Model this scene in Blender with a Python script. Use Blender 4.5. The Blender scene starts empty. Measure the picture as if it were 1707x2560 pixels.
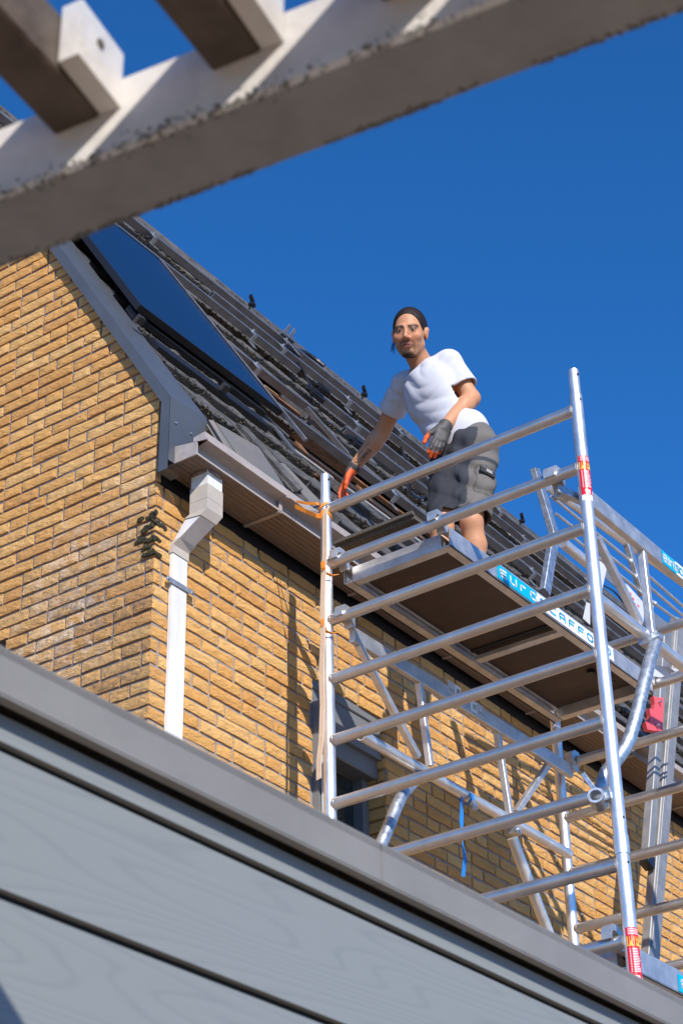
import bpy, bmesh, math, random
import numpy as np
from mathutils import Vector, Matrix, noise
random.seed(7)
C = bpy.context.scene.collection
SC = bpy.context.scene
rad = math.radians
# ------------------------------------------------------------------ camera
YAW, PITCH, ROLL = 0.60967154, 0.55136421, -0.02148830
FPX = 4735.02
CAM = Vector((-5.79769727, -2.86368608, -4.40104335))
fw = Vector((math.cos(PITCH)*math.cos(YAW), math.cos(PITCH)*math.sin(YAW), math.sin(PITCH)))
r0 = Vector((math.sin(YAW), -math.cos(YAW), 0)); u0 = r0.cross(fw)
RT = math.cos(ROLL)*r0 + math.sin(ROLL)*u0
UP = -math.sin(ROLL)*r0 + math.cos(ROLL)*u0
cd = bpy.data.cameras.new('camera'); cam = bpy.data.objects.new('camera', cd); C.objects.link(cam)
M = Matrix((RT, UP, -fw)).transposed().to_4x4(); M.translation = CAM
cam.matrix_world = M
cd.sensor_fit = 'VERTICAL'; cd.sensor_height = 36.0; cd.lens = FPX/2560*36.0
cd.clip_start = 0.05; cd.clip_end = 3000
cd.dof.use_dof = True; cd.dof.focus_distance = 8.4; cd.dof.aperture_fstop = 11.5
SC.camera = cam
# ------------------------------------------------------------------ world + sun
SUN = Vector((-0.765, -1.0, 0.77)).normalized()
el = math.asin(SUN.z)
w = bpy.data.worlds.new('World'); SC.world = w; w.use_nodes = True
nt = w.node_tree; nt.nodes.clear()
sky = nt.nodes.new('ShaderNodeTexSky'); sky.sky_type = 'NISHITA'; sky.sun_disc = False
sky.sun_elevation = el; sky.sun_rotation = math.atan2(SUN.x, SUN.y)
sky.altitude = 2500; sky.air_density = 0.9; sky.dust_density = 0.0; sky.ozone_density = 4.0
bg = nt.nodes.new('ShaderNodeBackground'); bg.inputs[1].default_value = 0.125
wo = nt.nodes.new('ShaderNodeOutputWorld')
tn = nt.nodes.new('ShaderNodeMixRGB'); tn.blend_type = 'MULTIPLY'; tn.inputs[0].default_value = 1.; tn.inputs[2].default_value = (.30, 1.04, 1.60, 1)
nt.links.new(sky.outputs[0], tn.inputs[1]); nt.links.new(tn.outputs[0], bg.inputs[0]); nt.links.new(bg.outputs[0], wo.inputs[0])
sl = bpy.data.lights.new('sun', 'SUN'); sl.energy = 5.0; sl.angle = rad(0.53); sl.color = (1.0, 0.94, 0.86)
so = bpy.data.objects.new('sun', sl); C.objects.link(so)
so.rotation_euler = (-SUN).to_track_quat('-Z', 'Y').to_euler(); so.location = (0, -4, 12)
SC.view_settings.view_transform = 'Standard'; SC.view_settings.look = 'None'
SC.view_settings.exposure = 0.22; SC.view_settings.gamma = 1.0
SC.render.engine = 'CYCLES'
SC.cycles.max_bounces = 8; SC.cycles.diffuse_bounces = 4; SC.cycles.glossy_bounces = 5
# ------------------------------------------------------------------ geometry from the survey of the photo
def ray(px, py):
    return RT*((px-853.5)/FPX) - UP*((py-1280.)/FPX) + fw
AX = {'x': 0, 'y': 1, 'z': 2}
def at(px, py, ax, val):            # where the sight line meets the real plane ax = val
    d = ray(px, py); i = AX[ax]; t = (val-CAM[i])/d[i]; return CAM + d*t
def atp(px, py, n, d0):
    d = ray(px, py); t = (d0-n.dot(CAM))/n.dot(d); return CAM + d*t
# ------------------------------------------------------------------ materials
def mat(name, col, rough=.6, metal=0., var=.0, vs=6., bump=0., bs=60., col2=None, spec=.5, stretch=None, coat=0., bdist=.01):
    m = bpy.data.materials.new(name); m.use_nodes = True
    t = m.node_tree; b = t.nodes['Principled BSDF']
    b.inputs['Base Color'].default_value = (*col, 1); b.inputs['Roughness'].default_value = rough
    b.inputs['Metallic'].default_value = metal; b.inputs['Specular IOR Level'].default_value = spec
    if coat: b.inputs['Coat Weight'].default_value = coat; b.inputs['Coat Roughness'].default_value = .05
    tc = t.nodes.new('ShaderNodeTexCoord'); src = tc.outputs['Object']
    if stretch:
        mp = t.nodes.new('ShaderNodeMapping'); mp.inputs['Scale'].default_value = stretch
        t.links.new(src, mp.inputs[0]); src = mp.outputs[0]
    if var or col2:
        n = t.nodes.new('ShaderNodeTexNoise'); n.inputs['Scale'].default_value = vs; n.inputs['Detail'].default_value = 6
        n.inputs['Roughness'].default_value = .65
        t.links.new(src, n.inputs['Vector'])
        cr = t.nodes.new('ShaderNodeValToRGB'); c2 = col2 or tuple(c*(1-var) for c in col)
        c1 = col if col2 else tuple(min(1, c*(1+var*.6)) for c in col)
        cr.color_ramp.elements[0].position = .36; cr.color_ramp.elements[1].position = .64
        cr.color_ramp.elements[0].color = (*c2, 1); cr.color_ramp.elements[1].color = (*c1, 1)
        t.links.new(n.outputs['Fac'], cr.inputs[0]); t.links.new(cr.outputs[0], b.inputs['Base Color'])
        if metal > .5:
            mr = t.nodes.new('ShaderNodeMapRange'); mr.inputs[3].default_value = rough*.75; mr.inputs[4].default_value = min(1, rough*1.35)
            t.links.new(n.outputs['Fac'], mr.inputs[0]); t.links.new(mr.outputs[0], b.inputs['Roughness'])
    if bump:
        n2 = t.nodes.new('ShaderNodeTexNoise'); n2.inputs['Scale'].default_value = bs; n2.inputs['Detail'].default_value = 5
        t.links.new(src, n2.inputs['Vector'])
        bp = t.nodes.new('ShaderNodeBump'); bp.inputs['Strength'].default_value = bump; bp.inputs['Distance'].default_value = bdist
        t.links.new(n2.outputs['Fac'], bp.inputs['Height']); t.links.new(bp.outputs[0], b.inputs['Normal'])
    return m
# ------------------------------------------------------------------ mesh builder
WL = {}
class MB:
    def __init__(s): s.v = []; s.f = []; s.a = []
    def add(s, vs, fs, a=None):
        o = len(s.v); s.v += [tuple(v) for v in vs]; s.f += [tuple(i+o for i in f) for f in fs]
        s.a += [a]*len(fs)
        return s
    def box(s, c, sz, ux=(1,0,0), uy=(0,1,0), uz=(0,0,1), bev=0.):
        c = Vector(c); ux = Vector(ux).normalized(); uy = Vector(uy).normalized(); uz = Vector(uz).normalized()
        hx, hy, hz = sz[0]/2, sz[1]/2, sz[2]/2
        if not bev:
            vs = [c+ux*hx*i+uy*hy*j+uz*hz*k for i in (-1,1) for j in (-1,1) for k in (-1,1)]
            return s.add(vs, [(0,1,3,2),(4,6,7,5),(0,4,5,1),(2,3,7,6),(0,2,6,4),(1,5,7,3)])
        b = min(bev, hx*.9, hy*.9, hz*.9)
        # chamfer round the long axis ux: octagon profile
        pr = [(-hy+b,-hz),(hy-b,-hz),(hy,-hz+b),(hy,hz-b),(hy-b,hz),(-hy+b,hz),(-hy,hz-b),(-hy,-hz+b)]
        vs = [c+ux*hx*i+uy*p[0]+uz*p[1] for i in (-1,1) for p in pr]
        fs = [(k,(k+1)%8,8+(k+1)%8,8+k) for k in range(8)] + [tuple(range(7,-1,-1)), tuple(range(8,16))]
        return s.add(vs, fs)
    def sbox(s, c, sz, bev=0.):
        a = -0.01141616; return s.box(c, sz, (math.cos(a), math.sin(a), 0), (-math.sin(a), math.cos(a), 0), (0,0,1), bev)
    def bar(s, p0, p1, w_, h_, up=(0,0,1), bev=.002):
        p0 = Vector(p0); p1 = Vector(p1); d = (p1-p0); L = d.length; d.normalize()
        up = Vector(up); y = up.cross(d)
        if y.length < 1e-4: y = Vector((0,1,0)).cross(d)
        y.normalize(); z = d.cross(y)
        return s.box((p0+p1)/2, (L, w_, h_), d, y, z, bev)
    def tube(s, p0, p1, r, n=20, r1=None, cap=True, ribs=0, hollow=0):
        p0 = Vector(p0); p1 = Vector(p1); d = (p1-p0).normalized(); r1 = r if r1 is None else r1
        a = d.orthogonal().normalized(); b = d.cross(a)
        if ribs: n = ribs*2
        vs = []
        for p, q in ((p0, r), (p1, r1)):
            for k in range(n):
                t = 2*math.pi*k/n; rr = q*(1-(.022 if (ribs and k % 2) else 0))
                vs.append(p+a*math.cos(t)*rr+b*math.sin(t)*rr)
        fs = [(k,(k+1)%n,n+(k+1)%n,n+k) for k in range(n)]
        if hollow:
            for p, q in ((p0, hollow), (p1, hollow)):
                for k in range(n):
                    t = 2*math.pi*k/n; vs.append(p+a*math.cos(t)*q+b*math.sin(t)*q)
            fs += [(3*n+k, 3*n+(k+1)%n, 2*n+(k+1)%n, 2*n+k) for k in range(n)]
            fs += [(k, 2*n+k, 2*n+(k+1)%n, (k+1)%n) for k in range(n)] + [(n+k, n+(k+1)%n, 3*n+(k+1)%n, 3*n+k) for k in range(n)]
        elif cap: fs += [tuple(range(n-1,-1,-1)), tuple(range(n, 2*n))]
        return s.add(vs, fs)
    def poly(s, pts, r, n=14):
        pts = [Vector(p) for p in pts]; m = len(pts); vs = []
        d0 = (pts[1]-pts[0]).normalized(); a = d0.orthogonal().normalized()
        for i, p in enumerate(pts):
            d = ((pts[min(i+1, m-1)]-pts[max(i-1, 0)])).normalized()
            a = (a-d*a.dot(d)).normalized(); b = d.cross(a)
            rr = r[i] if isinstance(r, (list, tuple)) else r
            vs += [p+a*math.cos(2*math.pi*k/n)*rr+b*math.sin(2*math.pi*k/n)*rr for k in range(n)]
        fs = [(i*n+k, i*n+(k+1)%n, (i+1)*n+(k+1)%n, (i+1)*n+k) for i in range(m-1) for k in range(n)]
        fs += [tuple(range(n-1,-1,-1)), tuple(range((m-1)*n, m*n))]
        return s.add(vs, fs)
    def ext(s, prof, o, u, v, d):      # closed profile (a,b) in the plane o+u*a+v*b, pushed along d
        o = Vector(o); u = Vector(u); v = Vector(v); d = Vector(d); n = len(prof)
        vs = [o+u*a+v*b for a, b in prof]; vs += [p+d for p in vs]
        fs = [(k,(k+1)%n,n+(k+1)%n,n+k) for k in range(n)] + [tuple(range(n-1,-1,-1)), tuple(range(n, 2*n))]
        return s.add(vs, fs)
    def ribbon(s, pts, wv, t=.0012):   # flat strap along pts, wv = half width vector(s)
        pts = [Vector(p) for p in pts]; m = len(pts); vs = []
        for i, p in enumerate(pts):
            d = (pts[min(i+1, m-1)]-pts[max(i-1, 0)]).normalized()
            wi = Vector(wv[i] if isinstance(wv, list) else wv); nn = d.cross(wi).normalized()*t
            vs += [p-wi-nn, p+wi-nn, p+wi+nn, p-wi+nn]
        fs = [(i*4+k, i*4+(k+1)%4, (i+1)*4+(k+1)%4, (i+1)*4+k) for i in range(m-1) for k in range(4)]
        fs += [(3,2,1,0), tuple(range((m-1)*4, m*4))]
        return s.add(vs, fs)
    def sphere(s, c, r, n=10, m=6, sc=(1,1,1)):
        c = Vector(c); vs = []
        for j in range(m+1):
            ph = math.pi*j/m
            for k in range(n):
                th = 2*math.pi*k/n
                vs.append(c+Vector((math.sin(ph)*math.cos(th)*r*sc[0], math.sin(ph)*math.sin(th)*r*sc[1], math.cos(ph)*r*sc[2])))
        return s.add(vs, [(j*n+k, (j+1)*n+k, (j+1)*n+(k+1)%n, j*n+(k+1)%n) for j in range(m) for k in range(n)])
    def build(s, name, m, parent=None, smooth=False, label=None, cat=None, group=None, kind=None, loc=None, rot=None):
        me = bpy.data.meshes.new(name); o = bpy.data.objects.new(name, me); C.objects.link(o)
        if parent is not None: base = WL[parent.name]; own = base
        else:
            if loc is None:
                a = np.array(s.v); loc = Vector((a[:,0].mean(), a[:,1].mean(), a[:,2].min()))
            base = Vector(loc); own = base; o.location = base
        me.from_pydata([(v[0]-own.x, v[1]-own.y, v[2]-own.z) for v in s.v], [], s.f)
        if any(x is not None for x in s.a):
            at_ = me.attributes.new('tone', 'FLOAT_COLOR', 'FACE')
            at_.data.foreach_set('color', np.array([x if x is not None else (0,0,0,1) for x in s.a], dtype=np.float32).ravel())
        bm = bmesh.new(); bm.from_mesh(me); bmesh.ops.recalc_face_normals(bm, faces=bm.faces); bm.to_mesh(me); bm.free()
        me.materials.append(m)
        if smooth:
            me.polygons.foreach_set('use_smooth', [True]*len(me.polygons))
            try: me.set_sharp_from_angle(angle=rad(38))
            except Exception: pass
        WL[o.name] = own
        if parent is not None: o.parent = parent
        if label: o['label'] = label
        if cat: o['category'] = cat
        if group: o['group'] = group
        if kind: o['kind'] = kind
        return o
def thing(name, label, cat, loc, group=None):
    o = bpy.data.objects.new(name, None); C.objects.link(o); o.location = Vector(loc); o.empty_display_size = .1
    o['label'] = label; o['category'] = cat
    if group: o['group'] = group
    WL[o.name] = Vector(loc); return o
# stroke lettering (unit boxes 1 wide x 1.25 high) written as real thin strips
def arcp(cx, cy, rx, ry, a0, a1, n=6):
    return [(cx+rx*math.cos(rad(a0+(a1-a0)*i/n)), cy+ry*math.sin(rad(a0+(a1-a0)*i/n))) for i in range(n+1)]
RO = [(.25,0),(.75,0),(.95,.12),(1,.3),(1,.95),(.95,1.13),(.75,1.25),(.25,1.25),(.05,1.13),(0,.95),(0,.3),(.05,.12),(.25,0)]
GL = {'E': [[(1,1.25),(.25,1.25),(.05,1.13),(0,.95),(0,.3),(.05,.12),(.25,0),(1,0)],[(0,.62),(.9,.62)]],
 'U': [[(0,1.25),(0,.3),(.08,.1),(.25,0),(.75,0),(.92,.1),(1,.3),(1,1.25)]],
 'r': [[(0,0),(0,.7),(.1,.92),(.3,1.0),(.8,1.0)]], 'O': [RO], '0': [RO],
 'S': [[(1,1.25),(.2,1.25),(.03,1.12),(.03,.75),(.2,.64),(.8,.64),(.97,.5),(.97,.13),(.8,0),(0,0)]],
 'C': [[(1,1.25),(.25,1.25),(.05,1.13),(0,.95),(0,.3),(.05,.12),(.25,0),(1,0)]],
 'A': [[(0,0),(0,.95),(.08,1.15),(.25,1.25),(.75,1.25),(.92,1.15),(1,.95),(1,0)],[(0,.5),(1,.5)]],
 'F': [[(1,1.25),(.25,1.25),(.05,1.13),(0,.95),(0,0)],[(0,.62),(.85,.62)]],
 'L': [[(0,1.25),(0,0),(.9,0)]], 'D': [[(0,0),(.6,0),(.95,.25),(1,.6),(.95,1.0),(.6,1.25),(0,1.25),(0,0)]],
 'T': [[(0,1.25),(1,1.25)],[(.5,1.25),(.5,0)]], 'Y': [[(0,1.25),(.5,.6),(1,1.25)],[(.5,.6),(.5,0)]],
 'I': [[(.5,0),(.5,1.25)]], 'R': [[(0,0),(0,1.25),(.8,1.25),(1,1.1),(1,.8),(.8,.62),(0,.62)],[(.5,.62),(1,0)]],
 '7': [[(0,1.25),(1,1.25),(.35,0)]], '5': [[(1,1.25),(.05,1.25),(.05,.7),(.8,.7),(1,.5),(1,.15),(.8,0),(0,0)]],
 'k': [[(0,0),(0,1.25)],[(.8,.85),(0,.4)],[(.25,.5),(.85,0)]], 'g': [[(.9,.1),(.2,.1),(0,.3),(0,.7),(.2,.85),(.9,.85),(.9,-.2),(.7,-.35),(.1,-.35)]],
 'M': [[(0,0),(0,1.25),(.5,.4),(1,1.25),(1,0)]], 'a': [[(.9,.8),(.3,.8),(0,.5),(.1,.1),(.5,0),(.9,.4),(.9,.8),(.95,.1),(1.15,0)]],
 'm': [[(0,0),(0,.75),(.1,.6),(.35,.8),(.5,.6),(.5,0),(.5,.6),(.8,.8),(1,.6),(1,0)]]}
def write(mb, text, fn, x0, y0, w_, h_, gap, st):
    # fn(u, v) -> (point, normal); strokes become little quads
    x = x0
    for ch in text:
        if ch != ' ':
            for pl in GL[ch]:
                P_ = [(x+p[0]*w_, y0+p[1]*h_/1.25) for p in pl]
                for a, b in zip(P_[:-1], P_[1:]):
                    dx, dy = b[0]-a[0], b[1]-a[1]; L = math.hypot(dx, dy) or 1e-6
                    ex, ey = dx/L*st*.45, dy/L*st*.45; nx, ny = -dy/L*st/2, dx/L*st/2
                    q = [(a[0]-ex+nx, a[1]-ey+ny), (a[0]-ex-nx, a[1]-ey-ny), (b[0]+ex-nx, b[1]+ey-ny), (b[0]+ex+nx, b[1]+ey+ny)]
                    mb.add([fn(*p) for p in q], [(0,1,2,3)])
        x += w_+gap
# ------------------------------------------------------------------ materials used
M_alu = mat('aluminium', (.84,.82,.80), .42, .88, var=.10, vs=9, bump=.06, bs=140)
M_alu2 = mat('aluminium_profile', (.66,.645,.63), .48, .85, var=.14, vs=14, bump=.1, bs=120)
M_galv = mat('galvanised_steel', (.50,.54,.58), .42, .85, var=.28, vs=38, bump=.12, bs=90)
M_rail = mat('dull_rail', (.25,.25,.26), .5, .9, var=.2, vs=8)
M_rung = mat('ribbed_aluminium', (.58,.56,.54), .36, .88, var=.10, vs=9, bump=.06, bs=140)
M_mortar = mat('mortar', (.31,.27,.245), .95, var=.22, vs=18, bump=.8, bs=160, bdist=.006)
M_mortar2 = mat('weathered_mortar', (.215,.185,.165), .95, var=.35, vs=7, bump=.8, bs=160, bdist=.006)
M_track = mat('dull_track', (.36,.355,.35), .6, .7, var=.15, vs=9)
M_grey = mat('anthracite_metal', (.074,.083,.097), .38, 0., var=.08, vs=5, spec=.5)
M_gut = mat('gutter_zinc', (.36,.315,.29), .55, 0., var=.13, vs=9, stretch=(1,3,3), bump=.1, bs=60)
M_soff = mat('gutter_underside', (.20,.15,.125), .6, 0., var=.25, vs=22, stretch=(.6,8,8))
M_white = mat('white_plastic', (.70,.69,.66), .35, 0., var=.10, vs=5, stretch=(3,3,.6))
M_beige = mat('beige_plastic', (.46,.405,.34), .38, 0., var=.07, vs=10)
M_tile = mat('roof_tile', (.088,.082,.077), .7, 0., var=.45, vs=9, bump=.5, bs=45, stretch=(.8,2,2))
M_moss = mat('moss', (.085,.066,.036), 1., 0., vs=40, col2=(.018,.016,.010), bump=.9, bs=120)
M_moss2 = mat('green_moss', (.075,.062,.022), 1., 0., vs=60, col2=(.018,.020,.018), bump=1., bs=200)
M_black = mat('black_plastic', (.012,.012,.014), .4)
M_dark = mat('dark_underlay', (.02,.018,.016), .9, var=.4, vs=20)
M_cell = mat('solar_glass', (.005,.010,.026), .18, 0., spec=.30)
M_wood = mat('brown_board', (.30,.13,.05), .7, 0., vs=14, col2=(.12,.05,.022), stretch=(1,6,6), bump=.2, bs=50)
M_pine = mat('pine_board', (.40,.235,.10), .7, 0., var=.25, vs=8, stretch=(8,1,1))
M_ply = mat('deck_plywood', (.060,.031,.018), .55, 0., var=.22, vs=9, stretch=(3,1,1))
M_oldwood = mat('weathered_wood', (.10,.085,.07), .85, 0., var=.4, vs=20, stretch=(1,8,8), bump=.4, bs=60)
M_cyan = mat('cyan_print', (.0,.42,.70), .4); M_paper = mat('white_print', (.80,.80,.80), .4)
M_red = mat('red_print', (.72,.012,.02), .35); M_yel = mat('yellow_print', (.85,.55,.06), .4)
M_pink = mat('red_lacquer', (.78,.10,.11), .45)
M_ink = mat('black_ink', (.03,.03,.035), .5)
M_orange = mat('orange_webbing', (.85,.27,.02), .55, var=.15, vs=60, bump=.4, bs=300, bdist=.002)
M_peach = mat('sunlit_orange_webbing', (.82,.60,.40), .65, var=.08, vs=30, bump=.4, bs=300, bdist=.002)  # peach tone paints strong sunlight onto the orange strap
M_blue = mat('blue_webbing', (.02,.20,.55), .5, var=.2, vs=80)
M_glass = mat('window_glass', (.05,.055,.05), .06, 0., vs=9, col2=(.012,.014,.016), coat=.5)
M_frame = mat('window_frame_grey', (.17,.175,.18), .4)
M_trim = mat('shed_trim', (.212,.203,.186), .5, 0., var=.09, vs=5)
M_pnt = mat('white_weathered_paint', (.62,.59,.545), .75, 0., vs=9, col2=(.50,.47,.43), bump=.25, bs=40)
M_under = mat('shaded_timber', (.115,.09,.07), .85, 0., vs=14, col2=(.07,.052,.04), bump=.3, bs=50)  # joists: brownish underside, with the shade on white paint put into the colour
M_ground = mat('paving', (.42,.28,.165), .9, var=.25, vs=2)
def grain_mat(name, col, dark):
    m = mat(name, col, .55); t = m.node_tree; b = t.nodes['Principled BSDF']
    tc = t.nodes.new('ShaderNodeTexCoord'); mp = t.nodes.new('ShaderNodeMapping'); mp.inputs['Scale'].default_value = (.36, 1, 4.6)
    mp.inputs['Rotation'].default_value = (0, rad(5), 0)
    wv = t.nodes.new('ShaderNodeTexNoise'); wv.inputs['Scale'].default_value = 1.7; wv.inputs['Detail'].default_value = 1.5
    mu = t.nodes.new('ShaderNodeMath'); mu.operation = 'MULTIPLY'; mu.inputs[1].default_value = 26.
    fr = t.nodes.new('ShaderNodeMath'); fr.operation = 'PINGPONG'; fr.inputs[1].default_value = .5
    cr = t.nodes.new('ShaderNodeValToRGB'); cr.color_ramp.elements[0].position = .0; cr.color_ramp.elements[1].position = .17
    cr.color_ramp.elements[0].color = (*dark, 1); cr.color_ramp.elements[1].color = (*col, 1)
    t.links.new(tc.outputs['Object'], mp.inputs[0]); t.links.new(mp.outputs[0], wv.inputs['Vector'])
    t.links.new(wv.outputs['Fac'], mu.inputs[0]); t.links.new(mu.outputs[0], fr.inputs[0]); t.links.new(fr.outputs[0], cr.inputs[0])
    t.links.new(cr.outputs[0], b.inputs['Base Color'])
    bp = t.nodes.new('ShaderNodeBump'); bp.inputs['Strength'].default_value = .15; bp.inputs['Distance'].default_value = .003
    t.links.new(fr.outputs[0], bp.inputs['Height']); t.links.new(bp.outputs[0], b.inputs['Normal'])
    return m
M_clad = grain_mat('grey_cladding', (.208,.224,.222), (.188,.204,.204))
def brick_mat():
    m = mat('ochre_brick', (.6,.33,.12), .9); t = m.node_tree; b = t.nodes['Principled BSDF']
    an = t.nodes.new('ShaderNodeAttribute'); an.attribute_name = 'tone'
    sp = t.nodes.new('ShaderNodeSeparateColor'); t.links.new(an.outputs['Color'], sp.inputs[0])
    tc = t.nodes.new('ShaderNodeTexCoord')
    n1 = t.nodes.new('ShaderNodeTexNoise'); n1.inputs['Scale'].default_value = 38; n1.inputs['Detail'].default_value = 7
    n1.inputs['Roughness'].default_value = .7
    t.links.new(tc.outputs['Object'], n1.inputs['Vector'])
    ad = t.nodes.new('ShaderNodeMath'); ad.operation = 'MULTIPLY_ADD'; ad.inputs[1].default_value = .55; ad.inputs[2].default_value = .22
    t.links.new(sp.outputs[0], ad.inputs[0])
    mx = t.nodes.new('ShaderNodeMath'); mx.operation = 'MULTIPLY_ADD'; mx.inputs[1].default_value = .35
    t.links.new(n1.outputs['Fac'], mx.inputs[0]); t.links.new(ad.outputs[0], mx.inputs[2])
    cr = t.nodes.new('ShaderNodeValToRGB'); e = cr.color_ramp.elements
    e[0].position = .2; e[0].color = (.53,.235,.062,1); e[1].position = .95; e[1].color = (.70,.41,.145,1)
    k = cr.color_ramp.elements.new(.6); k.color = (.635,.33,.092,1)
    t.links.new(mx.outputs[0], cr.inputs[0])
    wn = t.nodes.new('ShaderNodeTexNoise'); wn.inputs['Scale'].default_value = 16; wn.inputs['Detail'].default_value = 5
    t.links.new(tc.outputs['Object'], wn.inputs['Vector'])
    wm = t.nodes.new('ShaderNodeMapRange'); wm.inputs[1].default_value = .42; wm.inputs[2].default_value = .62
    t.links.new(wn.outputs['Fac'], wm.inputs[0])
    wf = t.nodes.new('ShaderNodeMath'); wf.operation = 'MULTIPLY'; t.links.new(wm.outputs[0], wf.inputs[0]); t.links.new(sp.outputs[1], wf.inputs[1])
    m1 = t.nodes.new('ShaderNodeMixRGB'); m1.inputs[2].default_value = (.72,.60,.48,1)
    t.links.new(wf.outputs[0], m1.inputs[0]); t.links.new(cr.outputs[0], m1.inputs[1])
    m2 = t.nodes.new('ShaderNodeMixRGB'); m2.inputs[2].default_value = (.17,.115,.07,1)
    dn = t.nodes.new('ShaderNodeMath'); dn.operation = 'MULTIPLY'; dn.inputs[1].default_value = 1.
    n3 = t.nodes.new('ShaderNodeMapRange'); n3.inputs[1].default_value = .3; n3.inputs[2].default_value = .6; t.links.new(n1.outputs['Fac'], n3.inputs[0])
    t.links.new(sp.outputs[2], dn.inputs[0]); t.links.new(n3.outputs[0], dn.inputs[1])
    t.links.new(dn.outputs[0], m2.inputs[0]); t.links.new(m1.outputs[0], m2.inputs[1])
    t.links.new(m2.outputs[0], b.inputs['Base Color'])
    # hand-moulded folds and sand grain
    mp = t.nodes.new('ShaderNodeMapping'); mp.inputs['Rotation'].default_value = (rad(25), rad(-22), rad(20)); mp.inputs['Scale'].default_value = (10,10,26)
    t.links.new(tc.outputs['Object'], mp.inputs[0])
    vo = t.nodes.new('ShaderNodeTexNoise'); vo.inputs['Scale'].default_value = 1.6; vo.inputs['Detail'].default_value = 4; vo.inputs['Distortion'].default_value = 1.4
    t.links.new(mp.outputs[0], vo.inputs['Vector'])
    ab = t.nodes.new('ShaderNodeMath'); ab.operation = 'SUBTRACT'; ab.inputs[1].default_value = .5; t.links.new(vo.outputs['Fac'], ab.inputs[0])
    a2 = t.nodes.new('ShaderNodeMath'); a2.operation = 'ABSOLUTE'; t.links.new(ab.outputs[0], a2.inputs[0])
    a3 = t.nodes.new('ShaderNodeMapRange'); a3.inputs[1].default_value = 0; a3.inputs[2].default_value = .055; t.links.new(a2.outputs[0], a3.inputs[0])
    b1 = t.nodes.new('ShaderNodeBump'); b1.inputs['Strength'].default_value = .55; b1.inputs['Distance'].default_value = .006
    t.links.new(a3.outputs[0], b1.inputs['Height'])
    n2 = t.nodes.new('ShaderNodeTexNoise'); n2.inputs['Scale'].default_value = 170; n2.inputs['Detail'].default_value = 4
    t.links.new(tc.outputs['Object'], n2.inputs['Vector'])
    b2 = t.nodes.new('ShaderNodeBump'); b2.inputs['Strength'].default_value = .7; b2.inputs['Distance'].default_value = .004
    t.links.new(n2.outputs['Fac'], b2.inputs['Height']); t.links.new(b1.outputs[0], b2.inputs['Normal'])
    t.links.new(b2.outputs[0], b.inputs['Normal'])
    return m
M_brick = brick_mat()
# ------------------------------------------------------------------ the setting
g = MB(); g.add([(-900,-900,-6),(900,-900,-6),(900,900,-6),(-900,900,-6)], [(0,1,2,3)])
g.build('ground', M_ground, kind='structure', loc=(0,0,-6))
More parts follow.
